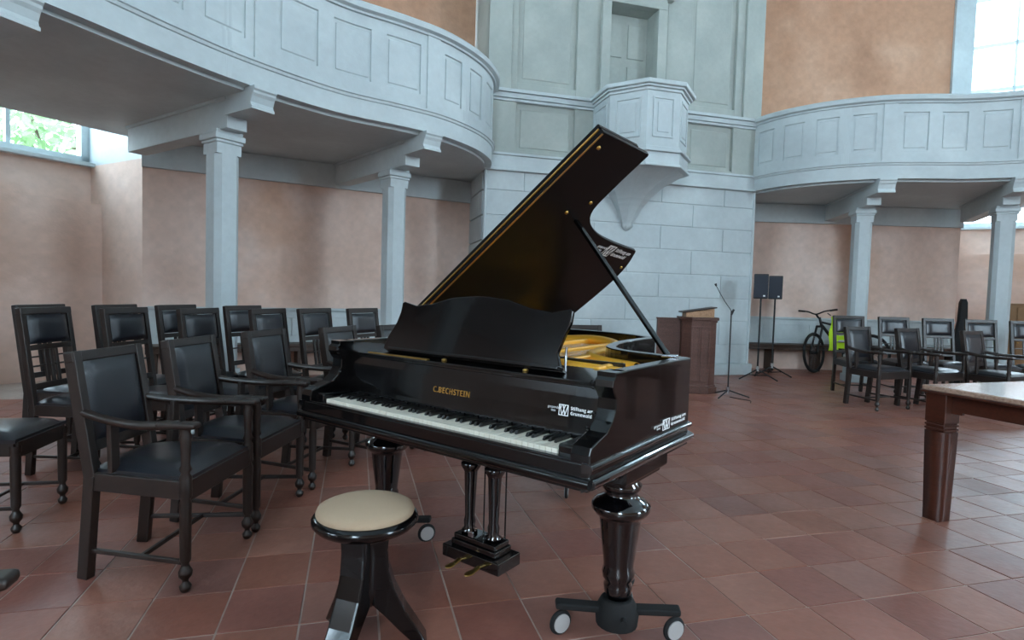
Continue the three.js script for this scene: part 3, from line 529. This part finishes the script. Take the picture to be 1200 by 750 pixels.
  const lc = [...spline2([[0.10, -2.10], [0.31, -2.095], [0.56, -2.07], [0.72, -2.01], [0.85, -1.91]], 14), ...spline2([[0.862, -1.893], [0.903, -1.476], [0.94, -1.27], [1.005, -1.10], [1.078, -1.02], [1.28, -0.99]], 34)];
  const lp = [[0, -0.54], [0, -2.08], [0.03, -2.10], ...lc, [1.45, -0.985], [1.46, -0.975], [1.46, -0.54]];
  part('lid_main', slab(lp, 0, 0.022, 0.004), M.lidBlack, lid);
  part('front_flap', rbox(1.46, 0.02, 0.36, 0.73, 0.036, -0.72, 0.004), M.lidBlack, lid);
  part('lid_hinge', [bar([0.02, 0.022, -0.537], [1.45, 0.022, -0.537], 0.005, 8), rbox(1.44, 0.004, 0.012, 0.73, 0.001, -0.548, 0.001)], M.brass, lid);
  for (const [x, z] of [[1.39, -0.60], [1.12, -0.93], [1.03, -0.83], [0.70, -1.95]]) part('lid_stud', lathe([[0, -0.008], [0.008, -0.008], [0.01, 0]], 10, x, 0, z), M.brass, lid);
  const l3 = logo(lid, 0.43); l3.scale.y = 0.9; l3.matrixAutoUpdate = true; l3.quaternion.setFromRotationMatrix(new THREE.Matrix4().makeBasis(V3(-0.08, 0, -0.9968), V3(0.9968, 0, -0.08), V3(0, -1, 0))); l3.position.set(0.84, -0.001, -1.41);
  // prop
  part('lid_prop', beam([0.655, 1.0, -0.74], [-0.735 + 0.997 * Math.cos(37.1 * R), 1.01 + 0.997 * Math.sin(37.1 * R), -0.965], 0.026, 0.016, 0.004), M.black, piano);
  part('prop_socket', rbox(0.06, 0.012, 0.04, 0.66, 1.004, -0.74, 0.004), M.steel, piano);
  // legs on trolleys
  const legProf = [[0, 0.13], [0.032, 0.13], [0.036, 0.15], [0.05, 0.17], [0.052, 0.195], [0.045, 0.21], [0.058, 0.225], [0.06, 0.245], [0.054, 0.262], [0.056, 0.28], [0.076, 0.44], [0.079, 0.455], [0.096, 0.462], [0.106, 0.477], [0.106, 0.497], [0.085, 0.512], [0.062, 0.525], [0.058, 0.54], [0.07, 0.552], [0.074, 0.57], [0.058, 0.585], [0.06, 0.60], [0.072, 0.612], [0.072, 0.63], [0, 0.63]];
  const legAt = (x, z, arms) => {
    part('leg', lathe(legProf, 32, x, 0, z), M.gloss, piano);
    part('leg_block', [rbox(0.2, 0.06, 0.36, x, 0.645, z + 0.0, 0.01), rbox(0.17, 0.03, 0.30, x, 0.612, z, 0.008)], M.black, piano);
    const tr = new THREE.Group(); tr.name = 'trolley'; tr.position.set(x, 0, z); piano.add(tr);
    part('trolley_cup', [lathe([[0.075, 0.05], [0.08, 0.1], [0.06, 0.14], [0.045, 0.15], [0.04, 0.12], [0, 0.11], [0, 0.05]], 20), bar([0.05, 0.1, 0.05], [0.065, 0.1, 0.075], 0.012, 8)], M.rubber, tr);
    for (const a of arms) {
      const ca = Math.cos(a * R), sa = Math.sin(a * R), e = 0.225;
      part('trolley_arm', beam([ca * 0.05, 0.105, sa * 0.05], [ca * e, 0.115, sa * e], 0.05, 0.025, 0.008), M.rubber, tr);
      const wg = new THREE.TorusGeometry(0.036, 0.0095, 10, 24).rotateY(Math.PI / 2 - (a + 60) * R).translate(ca * (e - 0.02), 0.0452, sa * (e - 0.02));
      const hub = new THREE.CylinderGeometry(0.034, 0.034, 0.026, 20).rotateX(Math.PI / 2).rotateY(Math.PI / 2 - (a + 60) * R).translate(ca * (e - 0.02), 0.0452, sa * (e - 0.02));
      const w = part('caster', [hub], M.wheelGrey, tr); part('tyre', wg, M.rubber, w);
    }
  };
  legAt(0.645, -0.37, [143, 330, 255]); legAt(-0.62, -0.37, [-34, 86, 206]); legAt(-0.25, -1.68, [90, 210, 330]);
  // pedal lyre
  const ly = new THREE.Group(); ly.name = 'pedal_lyre'; ly.position.set(-0.03, 0, -0.40); piano.add(ly);
  const lyProf = [[0, 0.175], [0.036, 0.175], [0.036, 0.19], [0.024, 0.20], [0.027, 0.23], [0.022, 0.25], [0.026, 0.36], [0.03, 0.45], [0.036, 0.46], [0.045, 0.475], [0.045, 0.49], [0.03, 0.505], [0.026, 0.53], [0.034, 0.56], [0.026, 0.6], [0.034, 0.65], [0, 0.65]];
  for (const x of [-0.068, 0.068]) part('lyre_column', lathe(lyProf, 24, x, 0, 0), M.gloss, ly);
  part('lyre_base', [rbox(0.32, 0.055, 0.155, 0, 0.095, 0, 0.006), rbox(0.25, 0.03, 0.115, 0, 0.137, 0, 0.006), rbox(0.235, 0.025, 0.1, 0, 0.163, 0, 0.006)], M.gloss, ly);
  for (const x of [-0.02, 0.1]) part('pedal_rod', bar([x, 0.17, -0.04], [x, 0.65, -0.04], 0.0035, 6), M.black, ly);
  part('rod_clip', rbox(0.03, 0.025, 0.01, -0.02, 0.19, 0.045, 0.003), M.steel, ly);
  for (const x of [-0.055, 0.055]) part('pedal', [beam([x, 0.085, 0.04], [x, 0.072, 0.12], 0.02, 0.01, 0.004), new THREE.SphereGeometry(0.017, 14, 8).scale(1, 0.35, 1.8).translate(x, 0.074, 0.135)], M.brass, ly);
}

// ------------------------------------------------------------------ piano stool
{
  const s = thing('piano_stool', 'round black three-legged piano stool with tan cloth cushion', 'stool', [0.045, 0, -2.045]);
  part('seat_rim', lathe([[0, 0.415], [0.15, 0.415], [0.169, 0.425], [0.182, 0.44], [0.182, 0.452], [0.173, 0.463], [0.161, 0.468], [0, 0.468]], 40), M.black, s);
  part('cushion', lathe([[0.164, 0.462], [0.168, 0.472], [0.162, 0.486], [0.14, 0.495], [0.1, 0.504], [0.05, 0.508], [0, 0.509]], 40), M.cushion, s);
  part('column', lathe([[0, 0.13], [0.03, 0.13], [0.06, 0.15], [0.072, 0.20], [0.07, 0.34], [0.07, 0.39], [0.09, 0.416], [0, 0.416]], 6), M.black, s);
  for (let k = 0; k < 3; k++) {
    const prof = [[0.03, 0.415], [0.085, 0.415], [0.078, 0.34], [0.084, 0.27], [0.105, 0.2], [0.145, 0.12], [0.19, 0.05], [0.22, 0.0], [0.175, 0.0], [0.125, 0.05], [0.075, 0.105], [0.04, 0.14], [0.03, 0.15]];
    const g = extrude(prof, 0.078, 0.008).translate(0, 0, -0.039).rotateY((-k * 120 - 4) * R);
    part('leg', g, M.black, s);
  }
}

// ------------------------------------------------------------------ chairs
const ankle = (x, z, top = 0.42, r = 0.021) => lathe([[0, 0], [0.014, 0], [0.021, 0.012], [0.023, 0.025], [0.012, 0.04], [0.013, 0.05], [0.025, 0.065], [0.027, 0.085], [0.016, 0.105], [0.014, 0.115], [r, 0.13], [r + 0.002, top - 0.06], [r - 0.003, top - 0.04], [r + 0.004, top - 0.03], [r + 0.004, top]], 14, x, 0, z);
// padded leather panel: a cushion of w x h x d
function pad(w, h, d, nx = 10, ny = 10) {
  const g = new THREE.BoxGeometry(w, h, d, nx, ny, 1), p = g.attributes.position;
  for (let i = 0; i < p.count; i++) { const x = p.getX(i) / (w / 2), y = p.getY(i) / (h / 2), f = Math.sqrt(Math.max(0, 1 - Math.pow(Math.abs(x), 5)) * Math.max(0, 1 - Math.pow(Math.abs(y), 5))); p.setZ(i, p.getZ(i) * (0.35 + 0.65 * f)); }
  g.computeVertexNormals(); return metres(g);
}
function seatPad(w0, w1, d, h) { // front width w0, rear w1
  const g = new THREE.BoxGeometry(1, h, d, 10, 1, 10), p = g.attributes.position;
  for (let i = 0; i < p.count; i++) { const x = p.getX(i) * 2, z = p.getZ(i) / (d / 2), w = lerp(w1, w0, (z + 1) / 2) / 2; p.setX(i, x * w); if (p.getY(i) > 0) { const f = Math.sqrt(Math.max(0, 1 - Math.pow(Math.abs(x), 4)) * Math.max(0, 1 - Math.pow(Math.abs(z), 4))); p.setY(i, -h / 2 + h * (0.35 + 0.65 * f)); } }
  g.computeVertexNormals(); return metres(g);
}
function armchair(label, group, pos, turn) {
  const t = thing('armchair', label, 'armchair', pos, turn, group), W = 0.187, F = 0.255, zr = -0.2, zf = 0.235;
  for (const s of [-1, 1]) {
    part('leg', [beam([s * (W - 0.005), 0, zr - 0.035], [s * W, 0.44, zr], 0.042, 0.05), beam([s * W, 0.43, zr], [s * W, 0.95, zr - 0.085], 0.042, 0.048)], M.wood, t);
    part('leg', [ankle(s * F, zf, 0.42), lathe([[0.024, 0.40], [0.024, 0.47], [0.015, 0.485], [0.024, 0.50], [0.017, 0.52], [0.02, 0.60], [0.024, 0.63], [0.018, 0.65], [0.022, 0.668]], 14, s * F, 0, zf)], M.wood, t);
    part('armrest', [tube([[s * (W + 0.005), 0.70, zr - 0.03], [s * (W + 0.03), 0.685, zr + 0.06], [s * (F + 0.005), 0.672, 0.04], [s * F, 0.678, zf - 0.02]], 0.019, 14, 8), rbox(0.058, 0.026, 0.16, s * F, 0.678, zf - 0.03, 0.011)], M.wood, t);
    part('arm_panel', beam([s * (W + 0.012), 0.46, zr + 0.1], [s * (W + 0.02), 0.68, zr + 0.1], 0.02, 0.05), M.wood, t);
    part('seat_rail', beam([s * W, 0.415, zr], [s * F, 0.415, zf], 0.03, 0.075), M.wood, t);
    part('stretcher', beam([s * (W - 0.003), 0.12, zr - 0.02], [s * F, 0.12, zf], 0.018, 0.02), M.wood, t);
  }
  part('seat_rail', beam([-F, 0.41, zf], [F, 0.41, zf], 0.03, 0.085), M.wood, t); part('seat_rail', beam([-W, 0.415, zr], [W, 0.415, zr], 0.03, 0.075), M.wood, t);
  part('stretcher', beam([-0.22, 0.12, 0.03], [0.22, 0.12, 0.03], 0.018, 0.018), M.wood, t);
  const seat = part('seat', seatPad(0.51, 0.36, 0.45, 0.06), M.leather, t); seat.position.set(0, 0.475, 0.02);
  const lean = Math.atan2(0.085, 0.52);
  for (const g of [rbox(0.42, 0.045, 0.042, 0, 0.478, 0, 0.006), rbox(0.35, 0.05, 0.03, 0, 0.10, 0, 0.006)]) { const fr = part('back_rail', g, M.wood, t); fr.position.set(0, 0.455, zr - 0.006); fr.rotation.x = -lean; }
  const bp = part('back_pad', pad(0.335, 0.35, 0.07), M.leather, t); bp.position.set(0, 0.455 + 0.29 * Math.cos(lean), zr - 0.006 - 0.29 * Math.sin(lean)); bp.rotation.x = -lean;
  return t;
}
function sideChair(label, group, pos, turn) {
  const t = thing('side_chair', label, 'chair', pos, turn, group), W = 0.19, F = 0.20, zr = -0.19, zf = 0.21;
  for (const s of [-1, 1]) {
    part('leg', [beam([s * W, 0, zr - 0.03], [s * W, 0.44, zr], 0.038, 0.042), beam([s * W, 0.43, zr], [s * W, 1.05, zr - 0.085], 0.038, 0.038)], M.wood, t);
    part('leg', ankle(s * F, zf, 0.43), M.wood, t);
    part('seat_rail', beam([s * W, 0.415, zr], [s * F, 0.415, zf], 0.028, 0.07), M.wood, t);
    part('stretcher', beam([s * W, 0.12, zr - 0.02], [s * F, 0.12, zf], 0.016, 0.018), M.wood, t);
  }
  part('seat_rail', beam([-F, 0.41, zf], [F, 0.41, zf], 0.028, 0.08), M.wood, t); part('seat_rail', beam([-W, 0.415, zr], [W, 0.415, zr], 0.028, 0.07), M.wood, t);
  part('stretcher', beam([-0.2, 0.12, 0.02], [0.2, 0.12, 0.02], 0.016, 0.016), M.wood, t);
  const seat = part('seat', seatPad(0.44, 0.38, 0.41, 0.055), M.leather, t); seat.position.set(0, 0.472, 0.015);
  const lean = Math.atan2(0.085, 0.62), b = new THREE.Group(); b.name = 'backrest'; b.position.set(0, 0.44, zr); b.rotation.x = -lean; t.add(b);
  part('top_rail', rbox(0.42, 0.045, 0.04, 0, 0.605, 0, 0.006), M.wood, b);
  part('lower_rail', rbox(0.36, 0.035, 0.028, 0, 0.37, 0, 0.005), M.wood, b);
  part('lower_rail', rbox(0.36, 0.04, 0.028, 0, 0.12, 0, 0.005), M.wood, b);
  part('cross_bar', rbox(0.36, 0.012, 0.014, 0, 0.25, 0, 0.003), M.wood, b);
  for (const x of [-0.045, 0, 0.045]) part('slat', rbox(0.026, 0.25, 0.016, x, 0.245, 0, 0.004), M.wood, b);
  const bp = part('head_pad', pad(0.325, 0.185, 0.07), M.leather, b); bp.position.set(0, 0.485, 0);
  return t;
}
const place = (bx, bz, th, back) => { const t = th * R, fx = Math.cos(t), fz = Math.sin(t); return [[bx + fx * back, 0, bz + fz * back], Math.PI / 2 - t]; };
{
  const nth = ['first', 'second', 'third', 'fourth', 'fifth', 'sixth'];
  const la = (k) => `dark oak armchair with leather back in the front row, ${nth[4 - k]} from the piano`, ga = 'armchairs of the front row left of the piano';
  const A = [[-1.07, -2.94, 17], [-0.88, -3.52, 19], [-0.59, -4.17, 27], [-0.13, -4.62, 34], [0.31, -5.0, 40]];
  const a0 = armchair(la(0), ga, ...place(...A[0], 0.285)); A.slice(1).forEach((p, k) => copyOf(a0, ...place(...p, 0.285), la(k + 1)));
  copyOf(a0, ...place(-1.18, -1.01, 0, 0.285), 'dark oak armchair standing apart from the row, on the bare tiles before it');
  copyOf(a0, ...place(2.16, -5.35, 95, 0.285), 'dark oak armchair behind the tail of the grand piano');
  const lr = (k) => `dark oak armchair under the gallery by the wall bench, ${nth[k]} from the bicycle`, gr = 'armchairs on the right under the gallery';
  [[6.05, -5.85, 85], [6.62, -5.66, 82], [7.16, -5.28, 80]].forEach(([x, z, th], k) => copyOf(a0, ...place(x, z, th, 0.285), lr(k), gr));
  const lb = (k) => `high-backed armless chair in the row behind the armchairs, ${nth[5 - k]} from the piano`, gb = 'armless chairs of the second row';
  const B = [[-1.99, -4.5, 15], [-1.59, -4.7, 20], [-1.15, -4.85, 25], [-0.69, -5.05, 30], [-0.35, -5.35, 35], [0.06, -5.65, 40]];
  const b0 = sideChair(lb(0), gb, ...place(...B[0], 0.275)); B.slice(1).forEach((p, k) => copyOf(b0, ...place(...p, 0.275), lb(k + 1)));
  const lc = (k) => `high-backed armless chair in the rearmost row, ${nth[3 - k]} from the piano`, gc = 'armless chairs of the rear row';
  [[-2.24, -5.0, 18], [-1.86, -5.3, 22], [-1.49, -5.55, 28], [-0.99, -5.7, 35]].forEach((p, k) => copyOf(b0, ...place(...p, 0.275), lc(k), gc));
  copyOf(b0, ...place(-2.06, -3.55, 4, 0.275), 'high-backed armless chair at the open end of the second row');
  const ld = (k) => `high-backed armless chair by the wall bench, behind armchairs, ${nth[k]} from the bicycle`, gd = 'armless chairs under the right gallery';
  [[6.73, -6.66, 110], [7.34, -6.49, 108], [7.85, -6.25, 108], [8.32, -6.02, 110], [8.82, -5.78, 112]].forEach(([x, z, th], k) => copyOf(b0, ...place(x, z, th, 0.275), ld(k), gd));
}

// ------------------------------------------------------------------ table
{
  const t = thing('table', 'reddish wooden table with a top coloured pale as reflected light and turned square legs', 'table', [3.20, 0, -2.62], 3 * R);
  // local: x right, z towards the camera, corner at the origin
  part('tabletop', rbox(1.7, 0.03, 0.85, 0.85, 0.765, 0.425, 0.008), phy({ color: 0xb9a59a, map: tWood, roughness: 0.22, clearcoat: 0.6, clearcoatRoughness: 0.12 }), t);  // pale base colour stands in for light reflected off the wood
  part('top_edge', [rbox(1.71, 0.014, 0.86, 0.85, 0.745, 0.425, 0.005)], M.tableWood, t);
  for (const [x, z] of [[0.075, 0.075], [1.625, 0.075], [0.075, 0.775], [1.625, 0.775]]) part('leg', [rbox(0.118, 0.17, 0.118, x, 0.655, z, 0.006), rbox(0.118, 0.012, 0.118, x, 0.534, z, 0.004), rbox(0.105, 0.05, 0.105, x, 0.545, z, 0.003), rbox(0.118, 0.012, 0.118, x, 0.556, z, 0.004), new THREE.CylinderGeometry(0.08, 0.064, 0.52, 4, 1).rotateY(Math.PI / 4).translate(x, 0.26, z)], M.tableWood, t);
  for (const [a, b] of [[[0.1, 0.075], [1.6, 0.075]], [[0.1, 0.775], [1.6, 0.775]], [[0.075, 0.1], [0.075, 0.75]], [[1.625, 0.1], [1.625, 0.75]]]) part('apron', [beam([a[0], 0.69, a[1]], [b[0], 0.69, b[1]], 0.022, 0.095), beam([a[0], 0.64, a[1]], [lerp(a[0], b[0], 0.14), 0.64, lerp(a[1], b[1], 0.14)], 0.022, 0.02)], M.tableWood, t);
}

// ------------------------------------------------------------------ lectern, microphone
{
  const t = thing('lectern', 'brown panelled wooden lectern standing before the ashlar wall', 'lectern', [4.42, 0, -6.80], -22 * R);
  const plan = (k) => [[-0.22 - k, -0.2 - k], [-0.22 - k, 0.06 + k * 0.5], [-0.12, 0.18 + k], [0.12, 0.18 + k], [0.22 + k, 0.06 + k * 0.5], [0.22 + k, -0.2 - k]];
  part('body', slab(plan(0), 0.08, 0.97, 0.004), M.lecternWood, t);
  part('base', [slab(plan(0.03), 0, 0.08, 0.006), slab(plan(0.012), 0.08, 0.11, 0.006)], M.lecternWood, t);
  part('cornice', [slab(plan(0.012), 0.93, 0.96, 0.005), slab(plan(0.03), 0.96, 1.0, 0.008)], M.lecternWood, t);
  for (const x of [-0.063, 0.063]) part('panel_frame', [rbox(0.02, 0.72, 0.016, x - 0.05, 0.52, 0.182, 0.004), rbox(0.02, 0.72, 0.016, x + 0.05, 0.52, 0.182, 0.004), rbox(0.12, 0.02, 0.016, x, 0.87, 0.182, 0.004), rbox(0.12, 0.02, 0.016, x, 0.17, 0.182, 0.004)], M.lecternWood, t);
  part('side_wing', [rbox(0.32, 0.96, 0.10, -0.36, 0.48, -0.15, 0.006), rbox(0.34, 0.02, 0.12, -0.36, 0.965, -0.15, 0.004)], M.lecternWood, t);
  part('reading_desk', extrude([[-0.17, 0], [0.19, 0], [0.19, 0.115], [-0.17, 0.055]], 0.30, 0.003).translate(-0.02, 1.0, -0.16), M.paleWood, t);
  const top = part('desk_top', rbox(0.44, 0.016, 0.36, 0, 0, 0, 0.004), M.benchWood, t); top.position.set(-0.02, 1.096, -0.01); top.rotation.z = 9.5 * R;
}
{
  const t = thing('microphone_stand', 'thin black microphone stand with gooseneck beside the lectern', 'mic stand', [4.60, 0, -6.36], -20 * R);
  part('pole', [bar([0, 0.06, 0], [0, 1.1, 0], 0.009, 8), bar([0, 1.05, 0], [0.03, 1.12, 0.0], 0.014, 8)], M.plastic, t);
  part('gooseneck', tube([[0, 1.1, 0], [-0.1, 1.24, 0.0], [-0.2, 1.41, 0]], 0.005, 12, 6), M.plastic, t);
  part('microphone', bar([-0.2, 1.41, 0], [-0.212, 1.44, 0], 0.012, 10, 0.016), M.plastic, t);
  for (const a of [10, 130, 250]) part('tripod_leg', bar([0, 0.09, 0], [0.26 * Math.cos(a * R), 0.012, 0.26 * Math.sin(a * R)], 0.009, 6), M.plastic, t);
  part('tripod_hub', bar([0, 0.06, 0], [0, 0.13, 0], 0.022, 10), M.steel, t);
  const c = part('cable', tube([[0.02, 0.006, 0.02], [0.12, 0.006, 0.16], [0.2, 0.006, 0.25], [0.16, 0.006, 0.4]], 0.005, 20, 6), M.rubber, t); c.userData.label = 'thin black cable';
}
// ------------------------------------------------------------------ loudspeakers on tripods
function speaker(pos, turn, label, labelStand) {
  const st = thing('speaker_stand', labelStand, 'speaker stand', pos, turn);
  part('pole', bar([0, 0.1, 0], [0, 1.27, 0], 0.014, 10), M.plastic, st);
  for (const a of [20, 140, 260]) part('leg', bar([0, 0.16, 0], [0.32 * Math.cos(a * R), 0.012, 0.32 * Math.sin(a * R)], 0.011, 8), M.plastic, st);
  for (const a of [20, 140, 260]) part('brace', bar([0, 0.06, 0], [0.17 * Math.cos(a * R), 0.085, 0.17 * Math.sin(a * R)], 0.007, 6), M.plastic, st);
  part('collar', bar([0, 0.13, 0], [0, 0.21, 0], 0.024, 10), M.wheelGrey, st);
  const s = thing('loudspeaker', label, 'loudspeaker', [pos[0], 1.27, pos[2]], turn);
  part('cabinet', extrude([[-0.105, -0.09], [0.105, -0.09], [0.085, 0.09], [-0.085, 0.09]], 0.36, 0.012).rotateX(-Math.PI / 2).translate(0, 0.012, 0), M.plastic, s);
  part('grille', rbox(0.19, 0.34, 0.012, 0, 0.19, 0.093, 0.005), M.grille, s);
  part('badge', rbox(0.03, 0.022, 0.004, 0.05, 0.045, 0.101, 0.001), M.white, s);
  return s;
}
speaker([6.12, 0, -7.74], -42 * R, 'black loudspeaker on the stand closest to the ashlar wall corner', 'black tripod speaker stand closest to the ashlar wall corner');
speaker([6.68, 0, -8.10], -40 * R, 'black loudspeaker on the stand set back towards the wall bench', 'black tripod speaker stand set back towards the wall bench');

// ------------------------------------------------------------------ bicycle and vest
{
  const b = thing('bicycle', 'black bicycle leaning against the wall bench', 'bicycle', [8.27, 0, -8.28], 0);
  // local: x along the bicycle (front at -x)
  const steer = (g) => g.translate(0.42, 0, 0).rotateY(34 * R).translate(-0.42, 0, 0);
  const wheel = (x, name) => { const st = x < 0 ? steer : (g) => g; const w = part(name, st(new THREE.TorusGeometry(0.33, 0.024, 8, 36).translate(x, 0.354, 0)), M.rubber, b); const sp = []; for (let k = 0; k < 20; k++) { const a = k * 18 * R; sp.push(bar([x, 0.354, (k % 2 - 0.5) * 0.05], [x + 0.32 * Math.cos(a), 0.354 + 0.32 * Math.sin(a), 0], 0.0015, 4)); } part('rim', st(new THREE.TorusGeometry(0.305, 0.01, 6, 36).translate(x, 0.354, 0)), M.plastic, w); part('spokes', st(merge(sp)), M.steel, w).userData.kind = 'stuff'; part('hub', st(bar([x, 0.354, -0.05], [x, 0.354, 0.05], 0.025, 10)), M.plastic, w); };
  wheel(-0.54, 'front_wheel'); wheel(0.54, 'rear_wheel');
  part('frame', [bar([-0.36, 0.86, 0], [0.08, 0.32, 0], 0.026, 10), bar([-0.37, 0.9, 0], [0.18, 0.78, 0], 0.02, 10), bar([0.08, 0.32, 0], [0.22, 0.84, 0], 0.019, 10), bar([0.08, 0.32, 0.04], [0.54, 0.354, 0.06], 0.012, 8), bar([0.08, 0.32, -0.04], [0.54, 0.354, -0.06], 0.012, 8), bar([0.18, 0.78, 0.03], [0.54, 0.354, 0.06], 0.011, 8), bar([0.18, 0.78, -0.03], [0.54, 0.354, -0.06], 0.011, 8), bar([-0.34, 0.8, 0], [-0.385, 0.98, 0], 0.022, 10)], M.plastic, b);
  part('fork', steer(merge([bar([-0.345, 0.82, 0.05], [-0.54, 0.354, 0.06], 0.02, 8, 0.017), bar([-0.345, 0.82, -0.05], [-0.54, 0.354, -0.06], 0.02, 8, 0.017), bar([-0.345, 0.82, -0.06], [-0.345, 0.82, 0.06], 0.02, 8)])), M.plastic, b);
  part('handlebar', steer(merge([bar([-0.385, 0.97, 0], [-0.46, 1.02, 0], 0.018, 8), tube([[-0.42, 1.10, -0.32], [-0.46, 1.08, -0.15], [-0.47, 1.03, 0], [-0.46, 1.08, 0.15], [-0.42, 1.10, 0.32]], 0.013, 20, 8), bar([-0.435, 1.09, 0.22], [-0.415, 1.105, 0.34], 0.018, 8), bar([-0.435, 1.09, -0.22], [-0.415, 1.105, -0.34], 0.018, 8), bar([-0.47, 1.04, 0.2], [-0.53, 1.0, 0.28], 0.008, 6)])), M.plastic, b);
  part('saddle', [lathe([[0, 0], [0.06, 0.0], [0.075, 0.02], [0.06, 0.045], [0, 0.05]], 16).scale(1.7, 1, 1).translate(0.23, 0.93, 0), bar([0.215, 0.8, 0], [0.235, 0.94, 0], 0.014, 8)], M.rubber, b);
  part('crank', [new THREE.TorusGeometry(0.085, 0.012, 6, 20).translate(0.08, 0.32, 0.05), beam([0.08, 0.32, 0.07], [0.14, 0.17, 0.07], 0.02, 0.012), rbox(0.09, 0.02, 0.08, 0.14, 0.165, 0.11, 0.004)], M.plastic, b);
  b.rotation.order = 'YXZ'; b.rotation.set(-5 * R, -14 * R, 0);
}
{
  const v = thing('safety_vest', 'neon yellow safety vest with pale reflective bands hung over the bicycle', 'vest', [7.98, 0, -8.12], -38 * R);
  const cloth = (pts, ph) => { const s = new THREE.Shape(pts.map((p) => new THREE.Vector2(...p))), g0 = new THREE.ExtrudeGeometry(s, { depth: 0.008, bevelEnabled: false, steps: 1 }); const g = g0, p = g.attributes.position; for (let i = 0; i < p.count; i++) p.setZ(i, p.getZ(i) + 0.03 * Math.sin(ph + p.getX(i) * 22 + p.getY(i) * 7)); g.computeVertexNormals(); return g; };
  const edge = (x0, x1, y0, y1, ph) => { const a = [], c = []; for (let k = 0; k <= 10; k++) { const y = y0 + (y1 - y0) * k / 10, w = 0.014 * Math.sin(ph + k * 0.9), t = k / 10; a.push([x0 + w + 0.03 * t, y]); c.push([x1 + w * 0.6 - 0.045 * t, y]); } return [...a, ...c.reverse()]; };
  part('vest_front', cloth(edge(-0.13, 0.03, 0.42, 1.0, 0.4), 0.5).translate(0, 0, 0.05), M.neon, v);
  part('vest_back', cloth(edge(0.0, 0.19, 0.46, 0.93, 1.7), 2.1).translate(0, 0, -0.02), M.neon, v);
  for (const y of [0.56, 0.68]) part('reflective_band', cloth([[0.03, y], [0.185, y + 0.01], [0.185, y + 0.05], [0.03, y + 0.04]], 2.1).translate(0, 0, -0.008), M.reflect, v);
}
// ------------------------------------------------------------------ cabinet, case and bag on the right
{
  const t = thing('cabinet', 'brown wooden cabinet standing behind the last armless chair', 'cabinet', [10.05, 0, -6.75], -50 * R);
  part('body', rbox(0.5, 1.26, 0.36, 0, 0.65, 0, 0.006), M.card, t);
  part('top', rbox(0.53, 0.025, 0.39, 0, 1.295, 0, 0.006), M.card, t);
  part('plinth', rbox(0.46, 0.04, 0.33, 0, 0.02, 0, 0.003), M.benchWood, t);
  for (const x of [-0.12, 0.12]) { const d = part('door', rbox(0.225, 1.18, 0.018, x, 0.66, 0.187, 0.004), M.card, t); part('knob', new THREE.SphereGeometry(0.012, 10, 8).translate(x * 0.25, 0.7, 0.205), M.brass, d); }
}
{
  const t = thing('instrument_case', 'slim upright black case standing behind the chairs under the gallery', 'case', [9.41, 0, -7.1], -40 * R);
  part('shell', extrude([[-0.12, 0], [0.12, 0], [0.13, 0.1], [0.11, 0.7], [0.06, 1.0], [0.05, 1.3], [0.03, 1.36], [-0.03, 1.36], [-0.05, 1.3], [-0.06, 1.0], [-0.11, 0.7], [-0.13, 0.1]], 0.09, 0.02), M.rubber, t);
  part('handle', tube([[0.12, 0.5, 0.045], [0.15, 0.52, 0.045], [0.15, 0.62, 0.045], [0.11, 0.64, 0.045]], 0.008, 10, 6), M.rubber, t);
}
renderer.render(scene, camera);
